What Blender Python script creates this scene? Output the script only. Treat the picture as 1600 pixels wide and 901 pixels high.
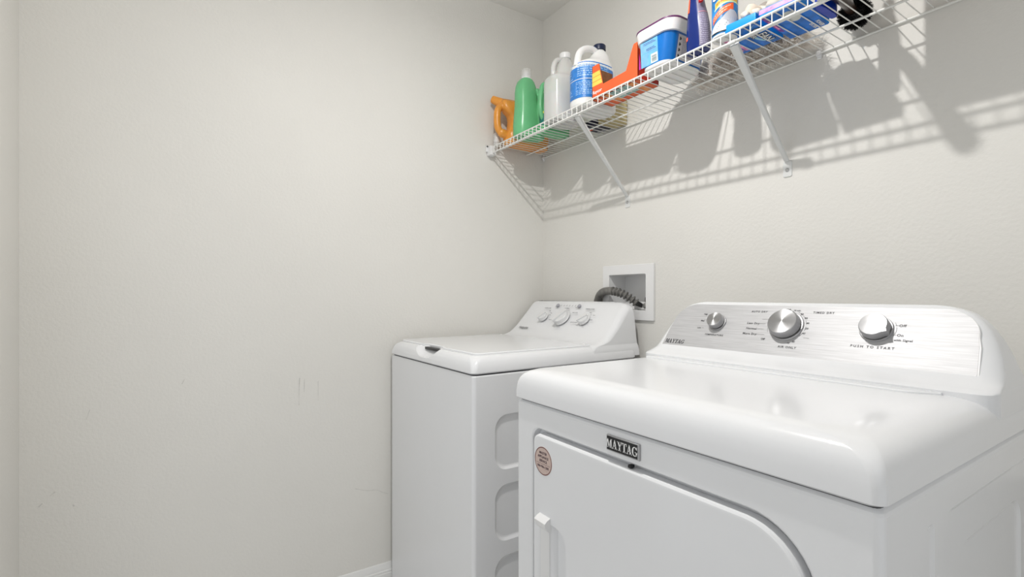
import bpy, bmesh, math, random
from mathutils import Vector, Matrix
random.seed(7)
R = math.radians
SC = bpy.context.scene
COL = SC.collection
for o in list(bpy.data.objects):
    bpy.data.objects.remove(o)

# ------------------------------------------------------------------ camera
cam = bpy.data.cameras.new('camera')
cam.sensor_width = 36.0
cam.lens = 772.0 / 1600.0 * 36.0
cam.shift_y = 9.5 / 1600.0
cam.clip_start = 0.02
camo = bpy.data.objects.new('camera', cam)
COL.objects.link(camo)
camo.location = (1.92, -1.45, 1.17)
camo.rotation_euler = (R(90), 0, math.atan2(772, 510))
SC.camera = camo

# ------------------------------------------------------------------ light
SC.view_settings.view_transform = 'Standard'
SC.view_settings.look = 'None'
SC.view_settings.gamma = 1.0
SC.view_settings.use_curve_mapping = False
SC.view_settings.exposure = 0.23
w = bpy.data.worlds.new('world')
SC.world = w
w.use_nodes = True
w.node_tree.nodes['Background'].inputs[0].default_value = (0.96, 0.98, 1.0, 1)
w.node_tree.nodes['Background'].inputs[1].default_value = 0.6


def lamp(name, kind, loc, energy, color, size=0.1, rot=(0, 0, 0), size_y=None):
    l = bpy.data.lights.new(name, kind)
    l.energy = energy
    l.color = color
    if kind == 'AREA':
        l.size = size
        if size_y:
            l.shape = 'RECTANGLE'
            l.size_y = size_y
    else:
        l.shadow_soft_size = size
    o = bpy.data.objects.new(name, l)
    COL.objects.link(o)
    o.location = loc
    o.rotation_euler = rot
    return o


BULB = (1.12, -0.945, 2.372)
lamp('downlight_lamp', 'AREA', BULB, 10.5, (1.0, 0.98, 0.95), 0.036).data.shape = 'DISK'
# point lamp added at the downlight to brighten the ceiling and upper walls
lamp('upper_fill', 'POINT', (1.12, -0.940, 2.362), 7.0, (1.0, 0.98, 0.95), 0.018)
# added fill lamps, shining in through two wall openings made for them
lamp('side_fill', 'AREA', (2.72, -1.0, 1.2), 0.7, (0.95, 0.98, 1.0), 1.3, (R(90), 0, R(90)), 2.2)
lamp('front_fill', 'AREA', (1.0, -1.96, 1.08), 1.2, (0.95, 0.98, 1.0), 1.15, (R(90), 0, 0), 2.0)

# ------------------------------------------------------------------ materials
MATS = {}


def nd(nt, t, **kw):
    n = nt.nodes.new(t)
    for k, v in kw.items():
        setattr(n, k, v)
    return n


def mat(name, col, rough=0.5, metal=0.0, coat=0.0, var=0.03, vscale=30, bump=0.0, bscale=200, stretch=None,
        trans=0.0, alpha=1.0, ior=1.45, spec=0.5, sss=0.0, aniso=0.0):
    """principled surface with a slight procedural colour and bump variation"""
    if name in MATS:
        return MATS[name]
    m = bpy.data.materials.new(name)
    m.use_nodes = True
    nt = m.node_tree
    b = nt.nodes['Principled BSDF']
    b.inputs['Roughness'].default_value = rough
    b.inputs['Metallic'].default_value = metal
    b.inputs['Coat Weight'].default_value = coat
    b.inputs['Coat Roughness'].default_value = 0.08
    b.inputs['IOR'].default_value = ior
    b.inputs['Specular IOR Level'].default_value = spec
    b.inputs['Transmission Weight'].default_value = trans
    b.inputs['Alpha'].default_value = alpha
    b.inputs['Subsurface Weight'].default_value = sss
    b.inputs['Subsurface Scale'].default_value = 0.01
    b.inputs['Anisotropic'].default_value = aniso
    tc = nd(nt, 'ShaderNodeTexCoord')
    mp = nd(nt, 'ShaderNodeMapping')
    nt.links.new(tc.outputs['Object'], mp.inputs[0])
    if stretch:
        mp.inputs['Scale'].default_value = stretch
    no = nd(nt, 'ShaderNodeTexNoise')
    no.inputs['Scale'].default_value = vscale
    no.inputs['Detail'].default_value = 4
    nt.links.new(mp.outputs[0], no.inputs['Vector'])
    cr = nd(nt, 'ShaderNodeValToRGB')
    a = [max(0, c * (1 - var)) for c in col[:3]]
    z = [min(1, c * (1 + var)) for c in col[:3]]
    cr.color_ramp.elements[0].position = 0.35
    cr.color_ramp.elements[1].position = 0.65
    cr.color_ramp.elements[0].color = (*a, 1)
    cr.color_ramp.elements[1].color = (*z, 1)
    nt.links.new(no.outputs['Fac'], cr.inputs[0])
    nt.links.new(cr.outputs[0], b.inputs['Base Color'])
    if bump:
        n2 = nd(nt, 'ShaderNodeTexNoise')
        n2.inputs['Scale'].default_value = bscale
        n2.inputs['Detail'].default_value = 3
        nt.links.new(mp.outputs[0], n2.inputs['Vector'])
        bp = nd(nt, 'ShaderNodeBump')
        bp.inputs['Strength'].default_value = bump
        bp.inputs['Distance'].default_value = 0.002
        nt.links.new(n2.outputs['Fac'], bp.inputs['Height'])
        nt.links.new(bp.outputs[0], b.inputs['Normal'])
    MATS[name] = m
    return m


WALL = mat('wall_paint', (0.745, 0.732, 0.696), 0.75, var=0.012, vscale=2.5, bump=0.35, bscale=110, spec=0.25)
CEIL = mat('ceiling_paint', (0.82, 0.81, 0.78), 0.9, var=0.01, vscale=5, bump=0.3, bscale=60, spec=0.2)
TRIM = mat('trim_paint', (0.80, 0.80, 0.79), 0.35, var=0.01)
FLOOR = mat('floor_vinyl', (0.70, 0.69, 0.67), 0.45, var=0.12, vscale=6, bump=0.2, stretch=(1, 8, 1))
ENAMEL = mat('white_enamel', (0.80, 0.808, 0.825), 0.17, coat=0.15, var=0.004, vscale=8, bump=0.02, bscale=60)
PLASTIC = mat('white_plastic', (0.80, 0.80, 0.80), 0.28, var=0.005)
KNOBW = mat('knob_plastic', (0.74, 0.745, 0.75), 0.35, var=0.01)
SHELFW = mat('shelf_vinyl', (0.80, 0.80, 0.77), 0.32, var=0.01)
BRACEM = mat('brace_steel', (0.72, 0.73, 0.72), 0.3, var=0.015)
BRUSHED = mat('brushed_steel', (0.53, 0.53, 0.54), 0.50, metal=0.35, var=0.085, vscale=60, stretch=(0.25, 1, 9), bump=0.10, bscale=70)
CHROME = mat('knob_steel', (0.46, 0.46, 0.47), 0.36, metal=1.0, var=0.03, vscale=90, stretch=(1, 1, 0.1), aniso=0.7)
STEELD = mat('knob_side_steel', (0.42, 0.42, 0.43), 0.35, metal=0.9, var=0.02)
INK = mat('grey_ink', (0.055, 0.055, 0.06), 0.5, var=0.02)
INKL = mat('light_ink', (0.16, 0.16, 0.17), 0.5, var=0.02)
BLACK = mat('black_plastic', (0.012, 0.012, 0.013), 0.35, var=0.1)
DARK = mat('gap_shade', (0.08, 0.08, 0.085), 0.7, var=0.1)  # dark tone painted for the shade in the top seams
WHITE = mat('white_print', (0.85, 0.85, 0.85), 0.5, var=0.01)
HOSE = mat('hose_rubber', (0.17, 0.165, 0.155), 0.5, var=0.15, vscale=60)
BRASS = mat('valve_metal', (0.55, 0.55, 0.54), 0.3, metal=0.9, var=0.05)


# ------------------------------------------------------------------ helpers
def empty(name, loc=(0, 0, 0), rz=0.0):
    o = bpy.data.objects.new(name, None)
    COL.objects.link(o)
    o.location = loc
    o.rotation_euler = (0, 0, rz)
    o.empty_display_size = 0.05
    return o


def tag(o, label, cat, group=None):
    o['label'] = label
    o['category'] = cat
    if group:
        o['group'] = group
    return o


def weighted(o):
    md = o.modifiers.new('normals', 'WEIGHTED_NORMAL')
    md.keep_sharp = True
    md.mode = 'FACE_AREA'


def obj(name, bm, m, parent=None, smooth=None, local=False, label=None):
    """links bm as one mesh object. World coordinates unless local."""
    bmesh.ops.recalc_face_normals(bm, faces=bm.faces)
    me = bpy.data.meshes.new(name)
    if smooth is not None:
        for f in bm.faces:
            f.smooth = True
        for e in bm.edges:
            if len(e.link_faces) == 2 and e.calc_face_angle(0) > R(smooth):
                e.smooth = False
    bm.to_mesh(me)
    bm.free()
    o = bpy.data.objects.new(name, me)
    COL.objects.link(o)
    if smooth is not None:
        weighted(o)
    ms = m if isinstance(m, (list, tuple)) else [m]
    for x in ms:
        me.materials.append(x)
    if parent is not None:
        o.parent = parent
        if not local:
            pm = Matrix.Identity(4)
            pp = parent
            while pp is not None:
                pm = Matrix.LocRotScale(pp.location, pp.rotation_euler.to_quaternion(), None) @ pm
                pp = pp.parent
            me.transform(pm.inverted())
    if label:
        o['label'] = label
    return o


def structure(name, bm, m, smooth=None):
    o = obj(name, bm, m, None, smooth)
    o['kind'] = 'structure'
    return o


def loft(rings, cap0=True, cap1=True, bm=None, closed=True, mi=0):
    bm = bm or bmesh.new()
    vs = [[bm.verts.new(p) for p in r] for r in rings]
    n = len(vs[0])
    for a, b in zip(vs, vs[1:]):
        for i in range(n if closed else n - 1):
            j = (i + 1) % n
            f = bm.faces.new((a[i], a[j], b[j], b[i]))
            f.material_index = mi
    if cap0:
        bm.faces.new(vs[0][::-1]).material_index = mi
    if cap1:
        bm.faces.new(vs[-1]).material_index = mi
    return bm


def rr(u0, u1, v0, v1, r, n=6):
    """rounded rectangle, counter clockwise from the lower left corner"""
    small = min(u1 - u0, v1 - v0)
    rs = [min(q, small - .007) for q in r] if isinstance(r, (list, tuple)) else [min(r, small / 2 - .0003)] * 4
    pts = []
    for (cx, cy, sx, sy, a0), q in zip(((u0, v0, 1, 1, 180), (u1, v0, -1, 1, 270), (u1, v1, -1, -1, 0), (u0, v1, 1, -1, 90)), rs):
        for k in range(n + 1):
            a = R(a0 + 90 * k / n)
            pts.append((cx + sx * q + q * math.cos(a), cy + sy * q + q * math.sin(a)))
    return pts


def rz(x0, x1, y0, y1, z, r, n=6):
    return [(u, v, z) for u, v in rr(x0, x1, y0, y1, r, n)]


def box(x0, x1, y0, y1, z0, z1, bm=None, bev=0.0, seg=2, mi=0):
    b = bmesh.new()
    bmesh.ops.create_cube(b, size=1.0)
    for v in b.verts:
        v.co = Vector(((x0 + x1) / 2 + v.co.x * (x1 - x0), (y0 + y1) / 2 + v.co.y * (y1 - y0), (z0 + z1) / 2 + v.co.z * (z1 - z0)))
    if bev:
        bmesh.ops.bevel(b, geom=list(b.edges), offset=bev, segments=seg, affect='EDGES', profile=0.5)
    for f in b.faces:
        f.material_index = mi
    if bm is None:
        return b
    return join(bm, b)


def join(bm, b, mtx=None):
    """adds b into bm and frees b"""
    mp = {}
    for v in b.verts:
        mp[v] = bm.verts.new(mtx @ v.co if mtx else v.co)
    for f in b.faces:
        try:
            g = bm.faces.new([mp[v] for v in f.verts])
            g.material_index = f.material_index
        except ValueError:
            pass
    b.free()
    return bm


def tube(pts, r, bm=None, n=8, cap=True, mi=0, flat=1.0):
    """tube along a polyline; r may be a number or one radius per point"""
    bm = bm or bmesh.new()
    P = [Vector(p) for p in pts]
    rs = r if isinstance(r, (list, tuple)) else [r] * len(P)
    t0 = (P[1] - P[0]).normalized()
    up = Vector((0, 0, 1)) if abs(t0.z) < 0.9 else Vector((0, 1, 0))
    u = t0.cross(up).normalized()
    rings = []
    for i, p in enumerate(P):
        a = P[max(0, i - 1)]
        b = P[min(len(P) - 1, i + 1)]
        t = (b - a).normalized()
        u = (u - t * u.dot(t)).normalized()
        v = t.cross(u)
        rings.append([p + (u * math.cos(2 * math.pi * k / n) + v * math.sin(2 * math.pi * k / n) * flat) * rs[i] for k in range(n)])
    return loft(rings, cap, cap, bm, True, mi)


def lathe(prof, n=32, c=(0, 0, 0), bm=None, mi=0):
    """profile (radius, z) around the vertical through c"""
    rings = [[(c[0] + r * math.cos(2 * math.pi * k / n), c[1] + r * math.sin(2 * math.pi * k / n), c[2] + z) for k in range(n)] for r, z in prof]
    return loft(rings, True, True, bm, True, mi)


def sect(cx, cy, rx, ry, z, p=2.0, n=32, rot=0.0):
    """superellipse section"""
    out = []
    for k in range(n):
        a = 2 * math.pi * k / n
        c, s = math.cos(a), math.sin(a)
        x = rx * math.copysign(abs(c) ** (2 / p), c)
        y = ry * math.copysign(abs(s) ** (2 / p), s)
        out.append((cx + x * math.cos(rot) - y * math.sin(rot), cy + x * math.sin(rot) + y * math.cos(rot), z))
    return out


def bottle(secs, p=2.0, n=32, rot=0.0, bm=None):
    """secs: (cx, cy, rx, ry, z[, power])"""
    return loft([sect(s[0], s[1], s[2], s[3], s[4], s[5] if len(s) > 5 else p, n, rot) for s in secs], True, True, bm)


def cut(o, bm):
    """removes the volume of bm from o (world coordinates)"""
    bmesh.ops.recalc_face_normals(bm, faces=bm.faces)
    me = bpy.data.meshes.new('cutter')
    bm.to_mesh(me)
    bm.free()
    c = bpy.data.objects.new('cutter', me)
    COL.objects.link(c)
    o.modifiers.clear()
    md = o.modifiers.new('b', 'BOOLEAN')
    md.operation = 'DIFFERENCE'
    md.solver = 'EXACT'
    md.object = c
    bpy.context.view_layer.update()
    dg = bpy.context.evaluated_depsgraph_get()
    new = bpy.data.meshes.new_from_object(o.evaluated_get(dg))
    o.modifiers.clear()
    o.data = new
    bpy.data.objects.remove(c)
    bpy.data.meshes.remove(me)
    return o


def resmooth(o, ang):
    bm = bmesh.new()
    bm.from_mesh(o.data)
    for f in bm.faces:
        f.smooth = True
    for e in bm.edges:
        e.smooth = not (len(e.link_faces) == 2 and e.calc_face_angle(0) > R(ang))
    bm.to_mesh(o.data)
    bm.free()
    weighted(o)


def text_bm(txt, size, bm=None, fn=None, align='CENTER', shear=0.0, squash=1.0, space=1.0, off=0.0):
    """letters as flat polygons; fn maps (u, v) to a 3D point"""
    c = bpy.data.curves.new('t', 'FONT')
    c.body = txt
    c.size = size
    c.align_x = align
    c.align_y = 'CENTER'
    c.resolution_u = 2
    c.shear = shear
    c.space_character = space
    c.offset = off
    o = bpy.data.objects.new('t', c)
    COL.objects.link(o)
    bpy.context.view_layer.update()
    dg = bpy.context.evaluated_depsgraph_get()
    me = bpy.data.meshes.new_from_object(o.evaluated_get(dg))
    bpy.data.objects.remove(o)
    bm = bm or bmesh.new()
    vs = [bm.verts.new(fn(v.co.x * squash, v.co.y)) for v in me.vertices]
    for p in me.polygons:
        try:
            bm.faces.new([vs[i] for i in p.vertices])
        except ValueError:
            pass
    bpy.data.meshes.remove(me)
    return bm


def poly(bm, pts, mi=0):
    f = bm.faces.new([bm.verts.new(p) for p in pts])
    f.material_index = mi
    return f


def slab(uv, fn, t, bm=None, bev=0.0, mi=0):
    """outline uv (list of 2D points) raised by t along fn(u, v, h)"""
    rings = [[fn(u, v, 0) for u, v in uv], [fn(u, v, t - bev) for u, v in uv]]
    if bev:
        cx = sum(u for u, v in uv) / len(uv)
        cy = sum(v for u, v in uv) / len(uv)
        ring = []
        n = len(uv)
        for i, (u, v) in enumerate(uv):
            a = Vector(uv[i - 1])
            b = Vector(uv[(i + 1) % n])
            d = (b - a)
            if d.length < 1e-9:
                ring.append((u, v))
                continue
            d.normalize()
            ring.append((u - d.y * bev, v + d.x * bev))
        rings.append([fn(u, v, t) for u, v in ring])
    return loft(rings, True, True, bm, True, mi)


SERIF = {
    'M': (1.12, [[(.10, 0), (.20, 0), (.20, 1), (.10, 1)], [(.78, 0), (1.0, 0), (1.0, 1), (.78, 1)],
                 [(.10, 1), (.34, 1), (.60, .12), (.50, 0)], [(.50, 0), (.58, .05), (.86, 1), (.78, 1)],
                 [(0, 0), (.30, 0), (.30, .09), (0, .09)], [(.68, 0), (1.10, 0), (1.10, .09), (.68, .09)],
                 [(0, .91), (.3, .91), (.3, 1), (0, 1)], [(.8, .91), (1.10, .91), (1.10, 1), (.8, 1)]]),
    'A': (.96, [[(.10, 0), (.19, 0), (.50, 1), (.42, 1)], [(.60, 0), (.86, 0), (.56, 1), (.36, 1)],
                [(.22, .30), (.72, .30), (.70, .39), (.24, .39)], [(0, 0), (.30, 0), (.30, .09), (0, .09)],
                [(.50, 0), (.96, 0), (.96, .09), (.50, .09)]]),
    'Y': (.92, [[(.08, 1), (.34, 1), (.58, .42), (.40, .38)], [(.74, 1), (.83, 1), (.58, .42), (.48, .46)],
                [(.36, 0), (.58, 0), (.58, .48), (.36, .48)], [(.24, 0), (.70, 0), (.70, .09), (.24, .09)],
                [(0, .91), (.44, .91), (.44, 1), (0, 1)], [(.62, .91), (.94, .91), (.94, 1), (.62, 1)]]),
    'T': (.84, [[(.31, 0), (.53, 0), (.53, 1), (.31, 1)], [(.18, 0), (.66, 0), (.66, .09), (.18, .09)],
                [(0, .9), (.84, .9), (.84, 1), (0, 1)], [(0, .70), (.06, .70), (.10, .92), (0, .92)],
                [(.84, .70), (.78, .70), (.74, .92), (.84, .92)]]),
}


def _g():
    ps = []
    for k in range(14):
        a0, a1 = R(40 + k * 20), R(40 + (k + 1) * 20)

        def wd(a):
            return 0.09 + 0.15 * abs(math.cos(a)) ** 1.5

        def pt(a, q):
            return (.48 + (.46 - q) * math.cos(a), .5 + (.5 - q * .8) * math.sin(a))
        ps.append([pt(a0, 0), pt(a1, 0), pt(a1, wd(a1)), pt(a0, wd(a0))])
    ps += [[(.68, .04), (.88, .10), (.88, .48), (.68, .48)], [(.54, .40), (.98, .40), (.98, .48), (.54, .48)],
           [(.80, .68), (.88, .68), (.88, 1), (.80, 1)]]
    return (1.0, ps)


SERIF['G'] = _g()


def serif_word(word, h, fn, bm=None, squash=0.9):
    bm = bm or bmesh.new()
    total = sum(SERIF[c][0] - 0.02 for c in word) * h * squash
    x = -total / 2
    for c in word:
        wd, ps = SERIF[c]
        for p in ps:
            poly(bm, [fn(x + u * h * squash, (v - .5) * h) for u, v in p])
        x += (wd - 0.02) * h * squash
    return bm, total


# ------------------------------------------------------------------ the room
CH = 2.497
bm = box(-0.1, 2.75, 0.0, 0.14, 0, CH)
wb = structure('wall_back', bm, WALL)
# opening for the outlet box of the washer
cut(wb, box(0.447, 0.657, -0.02, 0.095, 1.100, 1.258))
structure('wall_left', box(-0.1, 0.0, -1.94, 0.0, 0, CH), WALL)
b = box(0.0, 0.42, -1.94, -1.84, 0, CH)
box(1.60, 2.75, -1.94, -1.84, 0, CH, b)
box(0.42, 1.60, -1.94, -1.84, 2.1, CH, b)  # opening below is made up for the front fill lamp
structure('wall_front', b, WALL)
structure('ceiling', box(-0.1, 2.75, -1.94, 0.14, CH, CH + 0.08), CEIL)
structure('floor', box(-0.1, 2.75, -1.94, 0.14, -0.06, 0.0), FLOOR)
b = box(2.65, 2.75, -0.3, 0.0, 0, CH)
box(2.65, 2.75, -1.84, -1.7, 0, CH, b)
box(2.65, 2.75, -1.7, -0.3, 2.35, CH, b)  # invented gap underneath lets the side fill lamp into the room
structure('wall_right', b, WALL)


def baseboard(name, a, b_, n):
    """profile swept from a to b_, n = inward normal"""
    prof = [(0, 0), (0.014, 0), (0.014, 0.066), (0.0125, 0.068), (0.0125, 0.076), (0.010, 0.079), (0.0095, 0.088),
            (0.0065, 0.092), (0.006, 0.099), (0.003, 0.104), (0, 0.105)]
    rings = [[(p[0] + n[0] * d, p[1] + n[1] * d, z) for d, z in prof] for p in (a, b_)]
    structure(name, loft(rings), TRIM, 35)


baseboard('baseboard_left', (0, -1.84), (0, 0), (1, 0))
baseboard('baseboard_back', (0.014, 0), (2.65, 0), (0, -1))
baseboard('baseboard_front', (0.014, -1.84), (0.42, -1.84), (0, 1))

MARKS = (
    ([(-0.905, 0.423), (-0.881, 0.413), (-0.856, 0.405), (-0.83, 0.402), (-0.818, 0.399), (-0.797, 0.385), (-0.776, 0.375)], .0007),
    ([(-1.105, 0.868), (-1.107, 0.817), (-1.107, 0.769)], .0010), ([(-1.041, 0.85), (-1.041, 0.779)], .0006),
    ([(-1.088, 0.862), (-1.09, 0.816)], .0006), ([(-1.696, 0.80), (-1.688, 0.827)], .0010), ([(-1.80, 0.564), (-1.792, 0.573)], .0016),
    ([(-1.776, 0.59), (-1.765, 0.60)], .0016), ([(-1.726, 0.554), (-1.723, 0.548)], .0016), ([(-1.46, 0.881), (-1.453, 0.896)], .0010))
# scuffs and a hairline crack in the paint of the left wall
SCM = mat('scuff_grey', (.58, .57, .54), .8, var=.2)
sw = bpy.data.objects['wall_left']
for pts, hw_ in MARKS:
    b_ = bmesh.new()
    for (ya, za), (yb, zb) in zip(pts, pts[1:]):
        d = Vector((yb - ya, zb - za)).normalized() * hw_
        poly(b_, [(.0003, ya - d.y, za + d.x), (.0003, ya + d.y, za - d.x), (.0003, yb + d.y, zb - d.x), (.0003, yb - d.y, zb + d.x)])
    obj('scuff_mark', b_, SCM, sw)

# small surface-mounted downlight above the machines
t = empty('ceiling_light', (BULB[0], BULB[1], CH))
tag(t, 'small round white downlight in the ceiling above the machines', 'ceiling light')
bm = bmesh.new()
loft([[(BULB[0] + r * math.cos(2 * math.pi * k / 36), BULB[1] + r * math.sin(2 * math.pi * k / 36), CH + z) for k in range(36)]
      for r, z in ((.058, 0), (.058, -.112), (.052, -.118), (.020, -.1185), (.019, -.110))], True, True, bm)
obj('lamp_housing', bm, PLASTIC, t, 30)

# ------------------------------------------------------------------ washer
WA = R(1.4)
washer = empty('washing_machine', (0.337, -0.7615, 0), WA)
tag(washer, 'white top-loading washing machine standing in the corner by the left wall', 'washing machine')
SEAM = 0.936
rings = [rz(-.318, .325, 0.0, .69, z, 0.012, 12) for z in (0.03, SEAM - 0.008)]
rings += [rz(-.316, .323, 0.002, .688, SEAM - 0.004, 0.011, 12)]
cab = obj('cabinet', loft(rings), ENAMEL, washer, 40, local=True)
WM = Matrix.LocRotScale(washer.location, washer.rotation_euler.to_quaternion(), None)


def local_cut(o, bmc):
    """cut with a cutter given in the machine's own coordinates"""
    bmc.transform(WM)
    bpy.context.view_layer.update()
    return cut(o, bmc)


# pressed-in ovals down the right side
for z0, z1 in ((0.640, 0.808), (0.424, 0.596), (0.208, 0.380)):
    for y0, y1 in ((0.075, 0.245),):
        rs = []
        for x, q in ((.340, -0.010), (.325, 0.0), (.319, 0.007), (.3175, 0.011)):
            rs.append([(x, u, v) for u, v in rr(y0 + q, y1 - q, z0 + q, z1 - q, 0.045 - q * .6, 8)])
        local_cut(cab, loft(rs))
resmooth(cab, 13)
# dark strip standing in for the shade in the gap under the top
obj('seam_shade', loft([rz(-.311, .318, 0.007, .68, z, 0.01, 5) for z in (SEAM - .006, SEAM + .006)]), DARK, washer, 40, local=True, label='dark strip painted as seam shade under the top')
# top cover
rings = []
for q, z in ((.004, SEAM), (.0, SEAM + .004), (.001, .952), (.006, .968), (.013, .979), (.022, .985), (.032, .9875)):
    rings.append(rz(-.319 + q, .326 - q, -.002 + q * .9, .70, z, 0.016 + q * .9, 8))
top = obj('top_cover', loft(rings), ENAMEL, washer, 40, local=True)
# hand scoop in the front of the top
sc = []
for z, ax, ay in ((1.01, .115, .056), (.985, .092, .044), (.970, .072, .032), (.958, .050, .020), (.952, .026, .009)):
    sc.append([(-.015 + ax * math.cos(2 * math.pi * k / 28), .004 + ay * math.sin(2 * math.pi * k / 28), z) for k in range(28)])
local_cut(top, loft(sc))
resmooth(top, 24)
# lid, with the notch over the scoop
out = rr(-.291, .291, .030, .50, (.022, .022, .004, .004), 6)
o2 = []
done = False
for i, (u, v) in enumerate(out):
    o2.append((u, v))
    if i == 6:
        o2 += [(-.088, .030), (-.066, .044), (.052, .044), (.072, .030)]


def lidfn(u, v, h):
    return (u, v, .983 + h)


bl = slab(o2, lidfn, .0105, bev=0.003)
lid = obj('lid', bl, ENAMEL, washer, 30, local=True)
obj('lid_slot', box(-.064, .050, .028, .05, .9755, .984), BLACK, washer, None, local=True, label='black gap under the lid edge')
# console
prof = [(.945, .452, .735, .3165), (.965, .460, .735, .3150), (.979, .472, .734, .3110), (.9865, .488, .733, .3080), (.9895, .502, .732, .3075),
        (.993, .522, .731, .3075), (1.001, .545, .730, .3070), (1.012, .562, .729, .3060), (1.030, .583, .728, .305), (1.052, .605, .727, .304),
        (1.080, .630, .725, .302), (1.104, .651, .722, .300), (1.122, .667, .720, .297), (1.133, .679, .718, .290),
        (1.139, .689, .716, .280), (1.142, .699, .713, .262)]
rings = []
for z, yf, yb, hw in prof:
    d = yb - yf
    rings.append(rz(-hw + .006, hw + .006 - {1.122: .003, 1.133: .012, 1.139: .026, 1.142: .050}.get(z, 0), yf, yb - .012, z, (min(.028, d * .45), min(.028, d * .45), .006, .006), 6))
console = obj('console', loft(rings), ENAMEL, washer, 50, local=True)
# dimple pins and hinge line at the foot of the console
for x in (-.262, .268):
    obj('hinge_pin', lathe([(.006, 0), (.006, .003), (.004, .0045)], 14, (x, .487, .990)), KNOBW, washer, 40, local=True)
WF0 = Vector((0, .5600, 1.0125))
WFt = Vector((0, .1, .108)).normalized()
WFn = Vector((1, 0, 0)).cross(WFt)


def wf(s, t_, h=0.0):
    p = WF0 + Vector((1, 0, 0)) * s + WFt * t_ + WFn * (h + 0.0035)
    return tuple(p)


def on_face(p0, ex, et, en):
    m = Matrix((ex, et, en)).transposed().to_4x4()
    m.translation = p0
    return m


def dial(name, s, t_, r, h, ang, parent, grip):
    m = on_face(Vector(wf(s, t_, -0.002)), Vector((1, 0, 0)), WFt, WFn)
    b_ = bmesh.new()
    join(b_, lathe([(r * 1.08, 0), (r * 1.08, .002), (r, .004), (r * .93, h * .62), (r * .86, h * .7), (r * .4, h * .72)], 36), m)
    g = box(-r * .22, r * .22, -r * 1.12, r * .98, h * .3, h, None, r * .09, 2)
    join(b_, g, m @ Matrix.Rotation(ang, 4, 'Z'))
    return obj(name, b_, KNOBW, parent, 30, local=True)


dial('knob', -.118, .080, .0215, .020, R(-38), washer, 1)
dial('knob', .005, .080, .0345, .026, R(-32), washer, 1)
dial('knob', .137, .078, .0235, .020, R(-48), washer, 1)
for s in (-.076, .059):
    m = on_face(Vector(wf(s, .148 + .0, -0.002)), Vector((1, 0, 0)), WFt, WFn)
    b_ = bmesh.new()
    # the face bends back above .14, so the buttons sit a little lower on it
    join(b_, lathe([(.0085, 0), (.0085, .0035), (.0070, .005), (.004, .005)], 20), m)
    obj('button', b_, mat('button_grey', (.38, .38, .42), .4), washer, 40, local=True, label='small grey round button')
bm = bmesh.new()
for txt, s, t_, sz in (('WATER LEVEL', -.128, .130, .0062), ('NORMAL', -.002, .132, .0062), ('TEMPERATURE', .134, .132, .0066),
                       ('DELICATES', .062, .110, .0056), ('QUICK WASH', .092, .060, .0056), ('HEAVY DUTY', .012, .030, .0056),
                       ('COLORS', -.058, .066, .0056), ('Max', -.100, .114, .0052), ('Med', -.082, .103, .0052), ('Min', -.082, .092, .0052),
                       ('Cold', .150, .114, .0052), ('Cool', .178, .102, .0052), ('Warm', .178, .078, .0052), ('Hot', .168, .064, .0052),
                       ('Rinse', .150, .050, .0052), ('START', -.074, .1385, .0062), ('LID LOCK', .060, .139, .0062)):
    obj('lettering', text_bm(txt, sz * 1.15, None, lambda u, v, s=s, t_=t_: wf(s + u, t_ + v, .0006), off=0.0002), INKL, washer, None, local=True)
bm = bmesh.new()
for k in range(6):
    s = -.052 + k * .0178
    poly(bm, [wf(s + a, .1475 + b_, .0006) for a, b_ in ((-.002, -.004), (.0005, -.004), (.0035, .004), (.001, .004))])
obj('cycle_marks', bm, INKL, washer, None, local=True)
bm = text_bm('Hotpoint', .0175, None, lambda u, v: wf(-.205 + u, .0145 + v, -.0012), off=0.0005)
obj('lettering', bm, INKL, washer, None, local=True, label='grey maker lettering at the lower left of the console')
for x in (-.28, .28):
    for y in (.05, .63):
        obj('foot', lathe([(.02, 0), (.02, .012), (.008, .014), (.008, .035)], 16, (x, y, 0)), BLACK, washer, 40, local=True)

# ------------------------------------------------------------------ dryer
dryer = empty('clothes_dryer', (1.322, -0.80, 0))
tag(dryer, 'white clothes dryer with a brushed steel control panel, in front on the right', 'dryer')
X0, X1, YF, YB = 0.956, 1.688, -0.800, -0.125
DS = 0.930
rings = [rz(X0 + q, X1 - q, YF + q, YB, z, 0.011, 12) for q, z in ((0, .03), (0, DS - .012), (.0015, DS - .008), (.006, DS - .004))]
dcab = obj('cabinet', loft(rings), ENAMEL, dryer, 40)


def fr(u0, u1, v0, v1, r, y, n=8):
    return [(u, y, v) for u, v in rr(u0, u1, v0, v1, r, n)]


# recess round the door
DR = (.028, .088, .094, .028)
rs = []
for q, y in ((-.004, -.815), (-.003, -.8005), (.0, -.7975), (.0015, -.782)):
    rs.append(fr(1.019 + q, 1.620 - q, .240 + q, .8745 - q, [x for x in DR], y, 10))
cut(dcab, loft(rs))
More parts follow.
